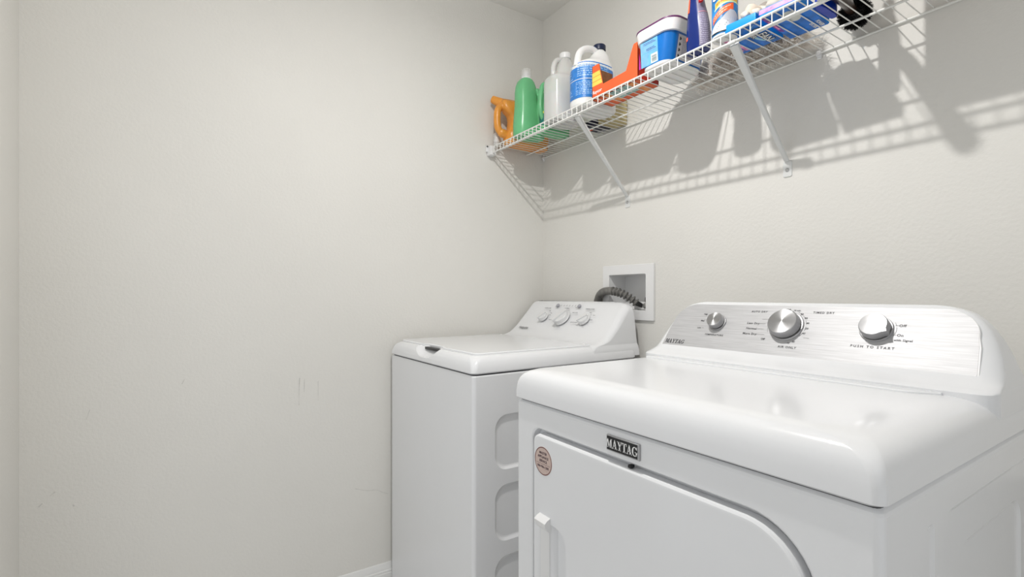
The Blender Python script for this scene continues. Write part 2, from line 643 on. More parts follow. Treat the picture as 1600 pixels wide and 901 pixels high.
# pressed panels of the right side
for (y0, y1, z0, z1, r_, dep) in ((-.672, -.640, .12, .876, .014, .003), (-.606, -.14, .12, .878, .03, .004),):
    rs = []
    for x, q in ((X1 + .01, -.006), (X1, 0), (X1 - dep * .6, .004), (X1 - dep, .008)):
        rs.append([(x, u, v) for u, v in rr(y0 + q, y1 - q, z0 + q, z1 - q, max(.004, r_ - q * .5), 6)])
    cut(dcab, loft(rs))
for (y0, y1, z0, z1, r_) in ((-.545, -.20, .16, .812, .05),):
    rs = []
    for x, q in ((X1 - .003, -.002), (X1 - .004, 0), (X1 - .0075, .006), (X1 - .008, .01)):
        rs.append([(x, u, v) for u, v in rr(y0 + q, y1 - q, z0 + q, z1 - q, r_ - q * .5, 6)])
    cut(dcab, loft(rs))
resmooth(dcab, 13)
obj('seam_shade', loft([rz(X0 + .006, X1 - .006, YF + .006, YB + .01, z, .01, 4) for z in (DS - .006, DS + .006)]), DARK, dryer, 40, label='dark strip painted as seam shade under the top')  # dark strip in place of real shade in the dryer seam
rings = []
for q, z in ((.004, DS), (.0, DS + .003), (.0005, .950), (.0025, .965), (.007, .977), (.014, .986), (.024, .9925), (.038, .9965), (.056, .9985), (.075, .9995)):
    rings.append(rz(X0 - .003 + q * .8, X1 + .003 - q * 1.05, YF - .005 + q * .75, YB, z, (.012 + q * .5, .014 + q * .6, .01, .01), 8))
obj('top_panel', loft(rings), ENAMEL, dryer, 40)
# console
rings = []
for z, yf, yb, a, r_ in ((.968, -.372, -.135, .0, .03), (1.0065, -.374, -.160, .0, .03), (1.0095, -.371, -.165, .001, .03), (1.013, -.360, -.17, .002, .03),
                         (1.018, -.345, -.175, .003, .03), (1.024, -.3345, -.18, .0045, .034), (1.035, -.3225, -.195, .006, .034), (1.060, -.3055, -.206, .012, .034),
                         (1.085, -.2885, -.213, .021, .030), (1.105, -.275, -.220, .031, .026), (1.122, -.2635, -.222, .043, .018),
                         (1.134, -.2555, -.224, .056, .013), (1.142, -.2500, -.225, .072, .010), (1.1475, -.2445, -.226, .092, .008), (1.150, -.239, -.228, .112, .004)):
    rings.append(rz(X0 - .001 + a, X1 + .001 - a, yf, yb, z, (r_, r_, .004, .004), 6))
obj('console', loft(rings), ENAMEL, dryer, 40)
# thin lint-cover ledge in front of the console
uv = [(1.000, -.405), (1.575, -.405), (1.590, -.401), (1.622, -.380), (1.622, -.360), (1.000, -.360)]
obj('ledge', slab(uv, lambda u, v, h: (u, v, .9985 + h), .0045, bev=.0015), ENAMEL, dryer, 30, label='thin raised ledge at the back of the top')
DF0 = Vector((0, -.325, 1.025))
DFt = Vector((0, .067, .1)).normalized()
DFn = Vector((1, 0, 0)).cross(DFt)
XC = 1.322


def df(s, t_, h=0.0):
    p = DF0 + Vector((s, 0, 0)) + DFt * t_ + DFn * (h + .0035)
    return tuple(p)


def arc_corner(c, r, a0, a1, n=8):
    return [(c[0] + r * math.cos(R(a0 + (a1 - a0) * k / n)), c[1] + r * math.sin(R(a0 + (a1 - a0) * k / n))) for k in range(n + 1)]


def panel_outline(q=0.0):
    L = [(XC + .328 - q, q)] + arc_corner((XC + .334 - .006 - q, .006 + q), .006, -80, 0, 4)
    L += [(XC + .330 - q, .06)]
    L += arc_corner((XC + .268 - q * .5, .081), .058, 0, 84, 12)
    L = [(x, y - 0 if y < .139 else y) for x, y in L]
    left = [(2 * XC - x, y) for x, y in L][::-1]
    return L + left


m_panel = slab(panel_outline(-.0015), lambda u, v, h: df(u, v, h - .003), .0036, bev=.0008)
obj('panel_rim', m_panel, PLASTIC, dryer, 30, label='white raised rim around the steel panel')
obj('control_panel', slab(panel_outline(.0015), lambda u, v, h: df(u, v, h), .0012), BRUSHED, dryer, 30, label='brushed steel panel')


TURNED = mat('turned_steel', (0.50, 0.50, 0.51), 0.36, metal=1.0, var=0.03, vscale=90, aniso=0.85)
_nt = TURNED.node_tree
_tg = _nt.nodes.new('ShaderNodeTangent')
_tg.direction_type = 'RADIAL'
_tg.axis = 'Z'
_nt.links.new(_tg.outputs[0], _nt.nodes['Principled BSDF'].inputs['Tangent'])


def steel_knob(s, t_, r, h, ang, nose):
    m = on_face(Vector(df(s, t_, .0012)), Vector((1, 0, 0)), DFt, DFn)
    k = obj('knob', join(bmesh.new(), lathe([(r * 1.10, 0), (r * 1.12, .0015), (r * 1.08, .004), (r * .98, .0045)], 48), m), STEELD, dryer, 35)
    b_ = bmesh.new()
    n = 56

    def outline(q):
        pts = []
        for i in range(n):
            a = 2 * math.pi * i / n
            d = ((a + math.pi) % (2 * math.pi)) - math.pi
            bump = nose * max(0, 1 - abs(d) / .28) ** 1.3
            pts.append(((q + bump * r) * math.cos(a), (q + bump * r) * math.sin(a)))
        return pts
    rr_ = [(r, .0065), (r, .010), (r * .985, h * .6), (r * .97, h * .88), (r * .93, h)]
    rings_ = [[(x, y, z) for x, y in outline(q)] for q, z in rr_]
    b2 = loft(rings_, True, False)
    join(b_, b2, m @ Matrix.Rotation(ang, 4, 'Z'))
    side = obj('knob_body', b_, STEELD, k, 30)
    b3 = loft([[(x, y, z) for x, y in outline(q)] for q, z in ((r * .93, h), (r * .90, h + .0008), (r * .5, h + .0012), (r * .05, h + .0012))], False, True)
    cap_ = obj('knob_cap', b3, TURNED, k, 30, local=True)
    cap_.matrix_local = Matrix.Translation(-dryer.location) @ m @ Matrix.Rotation(ang, 4, 'Z')
    b5 = bmesh.new()
    join(b5, lathe([(r * .96, .0040), (r * .96, .0068)], 40), m)
    obj('knob_gap', b5, BLACK, k, 30)
    return k


steel_knob(1.1345, .082, .0215, .020, R(150), .08)
steel_knob(1.3125, .082, .0345, .024, R(100), .07)
steel_knob(1.4915, .086, .0265, .022, R(-30), .22)
bm = bmesh.new()
for txt, s, t_, sz, sh, sp in (('TEMPERATURE', 1.137, .045, .0068, .0, 1.25), ('High', 1.090, .107, .0060, .0, 1), ('Med', 1.088, .086, .0060, 0, 1),
                               ('Low', 1.086, .064, .0060, .0, 1), ('AUTO DRY', 1.236, .120, .0068, 0, 1.25), ('Less Dry', 1.231, .086, .0080, .0, 1.1),
                               ('Normal', 1.231, .071, .0080, .0, 1.1), ('More Dry', 1.231, .056, .0080, .0, 1.1), ('AIR ONLY', 1.329, .0275, .0076, 0, 1.25),
                               ('TIMED DRY', 1.383, .122, .0072, .0, 1.25), ('PUSH TO START', 1.4915, .0445, .0076, .0, 1.45), ('Off', 1.5335, .097, .0082, 0, 1.1),
                               ('On', 1.5335, .0750, .0082, 0, 1.1), ('with Signal', 1.540, .064, .0064, 0, 1.1), ('Off', 1.305, .1275, .0070, 0, 1),
                               ('10 min', 1.325, .1260, .0060, 0, 1), ('20', 1.3385, .1165, .0065, 0, 1), ('30', 1.3500, .1060, .0065, 0, 1), ('40', 1.3570, .0930, .0065, 0, 1),
                               ('50', 1.3590, .0790, .0065, 0, 1), ('60', 1.3560, .0660, .0065, 0, 1), ('20', 1.339, .0430, .0062, 0, 1), ('10', 1.329, .0385, .0062, 0, 1), ('Off', 1.268, .0440, .0070, 0, 1)):
    obj('lettering', text_bm(txt, sz, None, lambda u, v, s=s, t_=t_: df(s + u, t_ + v, .0017), space=sp, off=.00012), INK, dryer)
bm = bmesh.new()


def arcmark(cx, cy, r, a0, a1, wd=.0006):
    bm = bmesh.new()
    n = 8
    for k in range(n):
        b0, b1 = R(a0 + (a1 - a0) * k / n), R(a0 + (a1 - a0) * (k + 1) / n)
        poly(bm, [df(cx + q * math.cos(a), cy + q * math.sin(a), .0016) for q, a in ((r, b0), (r + wd, b0), (r + wd, b1), (r, b1))])
    obj('dial_mark', bm, INK, dryer)


for a0 in (52, 30, 10, -12, -34):
    arcmark(1.3125, .082, .0425, a0, a0 + 15)
arcmark(1.3125, .082, .0425, -155, -172)
arcmark(1.4915, .086, .0335, 18, 32)
arcmark(1.4915, .086, .0335, -16, 12)
for s0, s1, t_ in ((1.246, 1.262, .086), (1.246, 1.262, .071), (1.248, 1.268, .056), (1.250, 1.265, .0985), (1.522, 1.528, .097), (1.521, 1.527, .075), (1.094, 1.100, .064), (1.358, 1.370, .0545)):
    bm = bmesh.new()
    poly(bm, [df(s0, t_, .0016), df(s1, t_, .0016), df(s1, t_ + .0005, .0016), df(s0, t_ + .0005, .0016)])
    obj('dial_mark', bm, INK, dryer)
bm, _ = serif_word('MAYTAG', .0125, lambda u, v: df(1.027 + u + v * .12, .0165 + v, .0017), squash=.86)
obj('lettering', bm, INK, dryer, None, label='black MAYTAG lettering at the lower left of the steel panel')
# door
DRR = (.022, .080, .086, .022)
rings = [fr(1.028 + q, 1.611 - q, .249 + q, .8645 - q, [max(.003, x - q * .8) for x in DRR], y, 10)
         for q, y in ((.0, -.784), (.0, -.799), (.0012, -.8025), (.004, -.8045), (.008, -.8052))]
door = obj('door', loft(rings), ENAMEL, dryer, 40)
rs = [fr(1.090 + q, 1.142 - q, .455 + q, .682 - q, (.005, .030, .034, .005), y, 8) for q, y in ((-.004, -.812), (0, -.8045), (.006, -.797), (.010, -.791))]
cut(door, loft(rs))
resmooth(door, 13)
b_ = box(1.060, 1.0905, -.8085, -.801, .440, .676, None, .0025, 2)
uvh = [(-.801, .664), (-.8085, .666), (-.8155, .672), (-.8205, .681), (-.8205, .6865), (-.814, .692), (-.801, .697)]
loft([[(x, y, z) for y, z in uvh] for x in (1.054, 1.0915)], True, True, b_)
obj('handle', b_, PLASTIC, door, 30, label='pull grip of the dryer door')
# door switch pin at the top of the door gap
obj('latch_pin', box(1.306, 1.314, -.8005, -.79, .8655, .871, None, .001, 1), BLACK, dryer, None, label='small black catch above the door')
# badge
bz0, bz1 = .8870, .9115
bd = obj('badge', box(1.2565, 1.336, -.8035, -.799, bz0 - .002, bz1 + .002, None, .0008, 1), CHROME, dryer, None, label='black badge reading MAYTAG in a silver frame')
obj('badge_face', box(1.2585, 1.3315, -.8042, -.8030, bz0, bz1, None, .0003, 1), BLACK, bd)
bm, _ = serif_word('MAYTAG', .0165, lambda u, v: (1.295 + u, -.8045, (bz0 + bz1) / 2 + v), squash=.80)
obj('lettering', bm, WHITE, bd)
# sticker
SX, SZ = 1.0665, .8105


def disc(r0, r1, y, n=48):
    b_ = bmesh.new()
    if r0 <= 0:
        poly(b_, [(SX + r1 * math.cos(2 * math.pi * k / n), y, SZ + r1 * math.sin(2 * math.pi * k / n)) for k in range(n)])
    else:
        for k in range(n):
            a, c = 2 * math.pi * k / n, 2 * math.pi * (k + 1) / n
            poly(b_, [(SX + q * math.cos(x), y, SZ + q * math.sin(x)) for q, x in ((r0, a), (r1, a), (r1, c), (r0, c))])
    return b_


st = obj('sticker', loft([[(SX + .0305 * math.cos(2 * math.pi * k / 48), y, SZ + .0305 * math.sin(2 * math.pi * k / 48)) for k in range(48)] for y in (-.8050, -.8056)]),
         mat('sticker_paper', (.60, .47, .42), .5, var=.05, vscale=200), dryer, None, label='round beige-pink sticker with a dark red ring')
obj('sticker_ring', disc(.0282, .0298, -.8058), mat('sticker_red', (.13, .03, .035), .5), st)
bm = bmesh.new()
for txt, dz, sz in (('MASTER', .0165, .0074), ('APPLIANCE', .0080, .0074), ('SERVICE', -.0005, .0074), ('866-966-1200', -.0125, .0070)):
    obj('lettering', text_bm(txt, sz, None, lambda u, v, dz=dz: (SX + u, -.8059, SZ + dz + v), off=.0002), mat('sticker_ink', (.07, .035, .05), .5), st)
bm = bmesh.new()
poly(bm, [(SX - .025, -.8058, SZ - .0062), (SX + .025, -.8058, SZ - .0062), (SX + .025, -.8058, SZ - .0068), (SX - .025, -.8058, SZ - .0068)])
obj('sticker_rule', bm, mat('sticker_ink', (.07, .035, .05), .5), st)
for x in (X0 + .04, X1 - .04):
    for y in (YF + .05, YB - .05):
        obj('foot', lathe([(.02, 0), (.02, .012), (.008, .014), (.008, .035)], 16, (x, y, 0)), BLACK, dryer, 40)

# ------------------------------------------------------------------ outlet box, hose
ob = empty('washer_outlet_box', (.553, 0, 1.18))
tag(ob, 'white square recessed plumbing box set in the back wall behind the washer', 'outlet box')
b_ = bmesh.new()


def frame_ring(o, y):
    return [(u, y, v) for u, v in rr(*o)]


OUT = (.421, .686, 1.072, 1.287)
INN = (.456, .648, 1.110, 1.248)


def fring(q, y, base, r_):
    return [(u, y, v) for u, v in rr(base[0] + q, base[1] - q, base[2] + q, base[3] - q, r_, 4)]


rings = [fring(0, -.0005, OUT, .003), fring(0, -.007, OUT, .003), fring(.0015, -.0095, OUT, .003), fring(-.0015, -.0095, INN, .005), fring(0, -.008, INN, .005)]
obj('faceplate', loft(rings, False, False), PLASTIC, ob, 30)
rings = [fring(0, -.008, INN, .005), fring(.001, .03, INN, .005), fring(.003, .084, INN, .004)]
b_ = loft(rings, False, True)
obj('recess', b_, PLASTIC, ob, 30)
# small ledge and valve at the lower right
obj('shelf_ledge', box(.565, .646, .02, .080, 1.112, 1.142, None, .003, 2), PLASTIC, ob, 30)
v_ = empty('supply_valve', (0, 0, 0))
v_.parent = ob
vb = bmesh.new()
mm = Matrix.Translation((.628, .028, 1.127)) @ Matrix.Rotation(R(90), 4, 'Y')
join(vb, lathe([(.010, -.028), (.011, -.026), (.011, -.012), (.0135, -.011), (.0135, .004), (.011, .005), (.011, .016)], 20), mm)
bpy.data.objects.remove(v_)
vv = obj('supply_valve', vb, BRASS, ob, 30, label='metal water valve in the lower right corner of the box')
obj('valve_handle', box(.632, .645, .004, .020, 1.140, 1.160, None, .002, 1), BLACK, vv)
obj('valve_clip', box(.600, .646, .0, .024, 1.1085, 1.1125, None, .001, 1), BRASS, vv)


def bez(P, n=12):
    """catmull-rom through P"""
    P = [Vector(p) for p in P]
    Q = [P[0] * 2 - P[1]] + P + [P[-1] * 2 - P[-2]]
    out = []
    for i in range(1, len(Q) - 2):
        for k in range(n):
            t_ = k / n
            a, b2, c, d = Q[i - 1:i + 3]
            out.append(.5 * ((2 * b2) + (c - a) * t_ + (2 * a - 5 * b2 + 4 * c - d) * t_ ** 2 + (3 * b2 - a - 3 * c + d) * t_ ** 3))
    out.append(P[-1])
    return out


hose = empty('drain_hose', (.40, -.03, .95))
tag(hose, 'dark grey corrugated drain hose arching from behind the washer into the wall box', 'hose')
path = bez([(.385, -.019, .95), (.388, -.019, 1.08), (.405, -.021, 1.150), (.440, -.032, 1.178), (.487, -.035, 1.185), (.540, -.028, 1.176), (.575, -.010, 1.154), (.592, .006, 1.136)], 14)
ns = 62
obj('hose_cuff', tube(path[:ns], .0155, None, 20), HOSE, hose, 40, label='smooth dark grey end of the hose')
rest = path[ns - 2:]
# finer resample for the ribs
fine = bez(rest[::3] + [rest[-1]], 16)
rad = []
L = 0
for i, p in enumerate(fine):
    if i:
        L += (p - fine[i - 1]).length
    rad.append(.0130 + .0046 * math.cos(2 * math.pi * L / .0155))
obj('ribbed_hose', tube(fine, rad, None, 20), HOSE, hose, 60)
obj('hose_tip', tube([(.586, .002, 1.140), (.600, .016, 1.130), (.604, .024, 1.127)], [.011, .009, .008], None, 14), BLACK, hose, 40, label='black rubber tip')
# ------------------------------------------------------------------ wire shelf
DZ = 1.829          # centre of the deck rails
TOPZ = 1.8345       # things stand at this height
shelf = empty('wire_shelf', (1.1, -.15, DZ))
tag(shelf, 'long white wire shelf with a front lip mounted high on the back wall', 'wire shelf')
SX1 = 2.30
b_ = bmesh.new()
x = 0.047
while x < SX1:
    tube([(x, -.003, DZ + .0035), (x, -.300, DZ + .0035), (x, -.3065, DZ + .001), (x, -.3085, DZ - .004), (x, -.3085, DZ - .0285)], .00145, b_, 6)
    x += .0265
obj('wire_grid', b_, SHELFW, shelf, 50)
for y, z in ((-.305, DZ), (-.3055, DZ - .026), (-.252, DZ - .0005), (-.105, DZ - .0005), (-.006, DZ - .0005)):
    obj('rail', tube([(.012, y, z), (SX1, y, z)], .0030, None, 10), SHELFW, shelf, 50)
# end bracket on the left wall
b_ = box(.001, .034, -.318, -.288, DZ - .036, DZ + .006, None, .003, 2)
join(b_, box(.001, .012, -.326, -.28, DZ - .020, DZ + .010, None, .003, 2))
e = obj('end_bracket', b_, PLASTIC, shelf, 30)
m = Matrix.Translation((.0125, -.322, DZ + .004)) @ Matrix.Rotation(R(90), 4, 'Y')
obj('screw', join(bmesh.new(), lathe([(.004, -.002), (.004, .001), (.002, .002)], 12), m), mat('screw_dark', (.12, .12, .12), .4, metal=.8), e)


def brace(xt, xb, zb):
    a = Vector((xt, -.297, DZ - .030))
    c = Vector((xb, -.006, zb + .006))
    b_ = bmesh.new()
    # pressed steel strut: wide channel on top narrowing to a flattened foot
    rings = []
    d = (c - a).normalized()
    u = Vector((1, 0, 0))
    u = (u - d * u.dot(d)).normalized()
    v = d.cross(u)
    if v.z > 0:
        v = -v
    for t_, wd, dp in ((0, .0115, .0085), (.10, .0105, .0085), (.35, .0078, .0075), (.65, .0068, .0065), (.93, .0066, .0060), (1.0, .0072, .0030)):
        p = a + (c - a) * t_
        ring = []
        for k in range(12):
            an = 2 * math.pi * k / 12
            ring.append(p + u * wd * math.copysign(abs(math.cos(an)) ** .7, math.cos(an)) + v * dp * math.copysign(abs(math.sin(an)) ** .7, math.sin(an)))
        rings.append(ring)
    loft(rings, True, True, b_)
    # hook over the lip rail
    tube([(xt - .010, -.3055, DZ - .0265), (xt + .010, -.3055, DZ - .0265)], .0048, b_, 10)
    # foot plate
    uv = rr(xb - .0125, xb + .0125, zb - .040, zb + .006, .005, 4)
    slab(uv, lambda p, q, h: (p, -h, q), .0028, b_, .0008)
    o = obj('support_brace', b_, BRACEM, shelf, 35)
    mm = Matrix.Translation((xb, -.0028, zb - .020)) @ Matrix.Rotation(R(90), 4, 'X')
    obj('screw', join(bmesh.new(), lathe([(.0055, 0), (.0055, .0012), (.003, .003)], 16), mm), mat('screw_steel', (.5, .5, .5), .35, metal=.9), o, 35)


brace(.593, .551, 1.552)
brace(1.190, 1.169, 1.549)
for cx in (.010, 1.256, 1.62, 2.0):
    b_ = box(cx - .007, cx + .007, -.012, -.0005, DZ - .009, DZ + .006, None, .0025, 2)
    join(b_, box(cx - .006, cx + .006, -.006, -.0005, DZ - .016, DZ + .016, None, .002, 1))
    obj('wall_clip', b_, PLASTIC, shelf, 30)

# ------------------------------------------------------------------ things on the shelf
T = 1.8348


def gloss(name, col, rough=.3, **k):
    return mat(name, col, rough, **k)


def patch(fn, u0, u1, v0, v1, nu=8, nv=2, bm=None, mi=0):
    """grid patch fn(u, v)"""
    bm = bm or bmesh.new()
    g = [[bm.verts.new(fn(u0 + (u1 - u0) * i / nu, v0 + (v1 - v0) * j / nv)) for i in range(nu + 1)] for j in range(nv + 1)]
    for j in range(nv):
        for i in range(nu):
            bm.faces.new((g[j][i], g[j][i + 1], g[j + 1][i + 1], g[j + 1][i])).material_index = mi
    return bm


def lines(fn, u0, u1, v0, v1, n, h, seed, bm=None, words=True):
    """rows of small print as broken bars"""
    bm = bm or bmesh.new()
    rd = random.Random(seed)
    for i in range(n):
        v = v1 - (v1 - v0) * (i + .5) / n
        u = u0
        end = u0 + (u1 - u0) * rd.uniform(.7, 1.0)
        while u < end:
            L_ = (u1 - u0) * rd.uniform(.05, .16)
            e_ = min(u + L_, end)
            k = max(1, int(abs(e_ - u) / abs(u1 - u0) * 12))
            patch(fn, u, e_, v - h / 2, v + h / 2, k, 1, bm)
            u = e_ + (u1 - u0) * .025
    return bm


# --- orange detergent jug without its cap
jug = empty('detergent_jug', (.075, -.16, T))
tag(jug, 'orange detergent jug with an open spout, at the left end of the wire shelf', 'jug')
OR = gloss('orange_plastic', (.80, .33, .055), .3, var=.05, vscale=25, sss=.05)
cx = .078
secs = []
for z, yf, yb, rx in ((0, -.262, -.050, .040), (.006, -.268, -.044, .045), (.045, -.270, -.042, .047), (.060, -.262, -.042, .046), (.075, -.252, -.043, .044),
                      (.110, -.248, -.045, .042), (.130, -.254, -.050, .040), (.145, -.276, -.056, .038), (.160, -.286, -.064, .034), (.184, -.290, -.072, .030), (.196, -.284, -.09, .018)):
    secs.append((cx, (yf + yb) / 2, rx, (yb - yf) / 2, T + z, 3.2))
obj('body', bottle(secs, 3.2, 40), OR, jug, 60)
obj('handle', tube(bez([(.072, -.262, T + .168), (.070, -.288, T + .164), (.069, -.302, T + .146), (.068, -.305, T + .110), (.069, -.302, T + .072), (.072, -.288, T + .052), (.075, -.262, T + .044)], 6),
                   [.019] * 6 + [.0155] * 24 + [.019] * 7, None, 14), OR, jug, 60)
sp = tube([(.075, -.245, T + .168), (.052, -.280, T + .190), (.026, -.304, T + .209)], [.030, .0215, .0160], None, 20)
s_ = obj('spout', sp, OR, jug, 50)
d = Vector((-.024, -.022, .017)).normalized()
m = on_face(Vector((.026, -.304, T + .209)), d.orthogonal().normalized(), d.cross(d.orthogonal().normalized()), d)
b_ = join(bmesh.new(), lathe([(.0120, .0005), (.0120, .0012)], 20), m)
obj('spout_hole', b_, gloss('spout_dark', (.16, .045, .01), .6), s_)

# --- small bottle with clear overcap at the far left
sb = empty('travel_spray_bottle', (.030, -.292, T))
tag(sb, 'small clear bottle with a white nozzle in front of the orange jug on the shelf', 'bottle')
CLEAR = mat('clear_plastic', (.86, .86, .85), .12, alpha=.32, var=.01)
FROST = mat('frosted_plastic', (.80, .80, .79), .25, alpha=.72, var=.01)
cxx, cyy = .033, -.286
obj('body', lathe([(.013, 0), (.015, .002), (.015, .012), (.012, .016)], 24, (cxx, cyy, T)), FROST, sb, 40)
obj('nozzle', bottle([(cxx, cyy, .0125, .0125, T + .016), (cxx, cyy, .0125, .0125, T + .026), (cxx, cyy, .009, .009, T + .034), (cxx, cyy - .002, .007, .009, T + .046), (cxx, cyy - .002, .004, .006, T + .049)], 2, 20), PLASTIC, sb, 40)
obj('overcap', lathe([(.0165, .014), (.0175, .030), (.0165, .052), (.012, .058), (.004, .060)], 24, (cxx, cyy, T)), CLEAR, sb, 40)

# --- green detergent bottle in front
GR = gloss('green_plastic', (.155, .50, .235), .26, var=.04, vscale=20, sss=.05)
GRD = gloss('dark_green_plastic', (.035, .30, .09), .3, var=.05)
g1 = empty('detergent_bottle', (.200, -.232, T))
tag(g1, 'tall green detergent bottle with a white cap, right beside the orange jug', 'bottle')
secs = []
for z, yc, ry, rx in ((0, -.226, .066, .040), (.004, -.226, .071, .044), (.05, -.227, .070, .045), (.095, -.231, .062, .043), (.130, -.237, .053, .040), (.160, -.241, .048, .038),
                      (.190, -.242, .047, .037), (.215, -.242, .044, .035), (.235, -.242, .036, .030), (.247, -.241, .026, .024), (.252, -.240, .018, .018)):
    secs.append((.198, yc, rx, ry, T + z, 2.6))
obj('body', bottle(secs, 2.6, 44), GR, g1, 60)
# grip ridge down the right flank
obj('grip', tube(bez([(.226, -.205, T + .205), (.236, -.198, T + .165), (.241, -.205, T + .12), (.243, -.200, T + .07), (.240, -.195, T + .02)], 6), [.010] * 13 + [.012] * 12, None, 12), GR, g1, 60)
obj('cap', lathe([(.021, 0), (.022, .003), (.021, .012), (.014, .014), (.013, .030), (.009, .034)], 28, (.198, -.240, T + .249)), PLASTIC, g1, 40)
obj('overcap', lathe([(.0215, .004), (.0225, .010), (.0215, .040), (.018, .044), (.006, .046)], 28, (.198, -.240, T + .249)), CLEAR, g1, 40)

g2 = empty('detergent_bottle', (.292, -.165, T))
tag(g2, 'shorter green bottle with a yellow and teal label, half hidden by the cloudy white jug', 'bottle')
secs = []
for z, r1, r2 in ((0, .032, .062), (.004, .036, .068), (.12, .036, .066), (.165, .034, .052), (.20, .030, .040), (.218, .020, .026)):
    secs.append((.292, -.160, r1, r2, T + z, 2.8))
obj('body', bottle(secs, 2.8, 40), GR, g2, 60)
obj('handle', tube(bez([(.292, -.180, T + .205), (.292, -.218, T + .200), (.292, -.232, T + .16), (.292, -.234, T + .09), (.292, -.215, T + .05)], 6), .010, None, 12), GR, g2, 60)
obj('cap', lathe([(.024, 0), (.025, .004), (.023, .026), (.018, .030)], 28, (.292, -.160, T + .214)), GRD, g2, 40)


def g2fn(u, v):
    a = R(u)
    return (.292 + .0372 * math.copysign(abs(math.cos(a)) ** (2 / 2.8), math.cos(a)), -.160 + .0682 * math.copysign(abs(math.sin(a)) ** (2 / 2.8), math.sin(a)), T + v)


lb = obj('label', patch(g2fn, -120, 20, .030, .075, 20, 2), gloss('teal_print', (.01, .17, .15), .4), g2, 60)
obj('label_band', patch(lambda u, v: tuple(Vector(g2fn(u, v)) + Vector((.0004, -.0004, 0))), -118, 18, .078, .086, 20, 1), gloss('yellow_print', (.80, .72, .10), .4), lb, 60)

# --- cloudy white jug, half full
wj = empty('vinegar_jug', (.41, -.215, T))
tag(wj, 'cloudy white unlabelled jug, half full, between the green bottle and the blue-labelled bleach jug', 'jug')
MILK = mat('milky_plastic', (.82, .82, .80), .20, alpha=.62, var=.01, sss=.1)
MILK2 = mat('milky_liquid', (.56, .565, .56), .3, var=.01)
X, Y = .412, -.215
prof = [(0, .046, .064), (.004, .052, .071), (.010, .054, .074), (.150, .054, .074), (.166, .053, .072), (.178, .047, .064), (.186, .036, .048), (.205, .031, .040), (.240, .026, .032), (.256, .020, .022), (.262, .019, .019)]
obj('body', bottle([(X, Y + (.012 if z > .19 else 0) * min(1, (z - .19) / .02 if z > .19 else 0), a, b2, T + z, 3.0 if z < .18 else 2.2) for z, a, b2 in prof], 3, 44), MILK, wj, 60)
obj('liquid', bottle([(X, Y, .0500, .0695, T + .006, 3.0), (X, Y, .0525, .0725, T + .012, 3.0), (X, Y, .0525, .0725, T + .108, 3.0)], 3, 44), MILK2, wj, 60)
obj('handle', tube(bez([(X, Y - .008, T + .250), (X, Y - .030, T + .246), (X, Y - .044, T + .225), (X, Y - .048, T + .200), (X, Y - .046, T + .172)], 6), [.0095] * 25, None, 12), MILK, wj, 60)
obj('cap', lathe([(.0215, 0), (.0225, .002), (.0225, .020), (.020, .022)], 36, (X, Y + .012, T + .260)), PLASTIC, wj, 40)

# --- bleach jug
bj = empty('bleach_jug', (.575, -.205, T))
tag(bj, 'white bleach jug with a blue label and a navy cap, behind the orange cardboard box', 'jug')
WP = gloss('white_jug_plastic', (.80, .80, .79), .25, var=.01, sss=.08)
X, Y = .572, -.203
bp = [(0, .052, .080), (.004, .058, .087), (.012, .060, .090), (.130, .060, .090), (.150, .059, .088), (.164, .055, .081)]


def bsec(z):
    for a, b2 in zip(bp, bp[1:]):
        if a[0] <= z <= b2[0]:
            k = (z - a[0]) / (b2[0] - a[0])
            return a[1] + (b2[1] - a[1]) * k, a[2] + (b2[2] - a[2]) * k
    return bp[-1][1:]


secs = [(X, Y, a, b2, T + z, 2.5) for z, a, b2 in bp]
secs += [(X, Y + .010, .050, .068, T + .176, 2.3), (X, Y + .024, .043, .049, T + .186, 2.1), (X, Y + .030, .036, .038, T + .207, 2), (X, Y + .031, .028, .029, T + .222, 2), (X, Y + .031, .020, .020, T + .232, 2), (X, Y + .031, .018, .018, T + .236, 2)]
obj('body', bottle(secs, 2.5, 48), WP, bj, 60)
obj('handle', tube(bez([(X, Y + .022, T + .224), (X, Y - .010, T + .231), (X, Y - .044, T + .221), (X, Y - .068, T + .197), (X, Y - .079, T + .150)], 7), [.0125] * 18 + [.013] * 11, None, 14), WP, bj, 60)
cp = obj('cap', lathe([(.0225, 0), (.0235, .002), (.0235, .018), (.0215, .0205), (.008, .021)], 40, (X, Y + .031, T + .234)), gloss('navy_plastic', (.010, .018, .055), .35, var=.1), bj, 40)


def bjf(off):
    def f(u, v):
        a = R(u)
        rx, ry = bsec(v)
        return (X + (rx + off) * math.copysign(abs(math.cos(a)) ** (2 / 2.5), math.cos(a)), Y + (ry + off) * math.copysign(abs(math.sin(a)) ** (2 / 2.5), math.sin(a)), T + v)
    return f


BLU = gloss('label_blue', (.035, .21, .60), .35, var=.12, vscale=60)
LBL = gloss('label_light_blue', (.36, .56, .83), .4, var=.1, vscale=120)
lb = obj('label', patch(bjf(.0006), -205, 25, .030, .158, 60, 6), BLU, bj, 60)
b_ = lines(bjf(.0010), -160, -95, .036, .092, 9, .0026, 3)
lines(bjf(.0010), -85, 15, .040, .088, 8, .0024, 4, b_)
lines(bjf(.0010), -150, -92, .100, .150, 6, .0032, 5, b_)
lines(bjf(.0010), -80, 15, .104, .150, 6, .0034, 6, b_)
obj('label_print', b_, LBL, lb, 60)
b_ = patch(bjf(.0012), -150, 15, .0945, .0965, 40, 1)
for v in (.044, .056, .068, .080):
    patch(bjf(.0012), -178, -160, v, v + .005, 6, 1, b_)
patch(bjf(.0012), -176, -156, .104, .117, 6, 1, b_)
text_bm('CLEAN', .012, b_, lambda u, v: bjf(.0012)(-118 + u * 620, .143 + v), off=.0003)
obj('label_print', b_, WHITE, lb, 60)

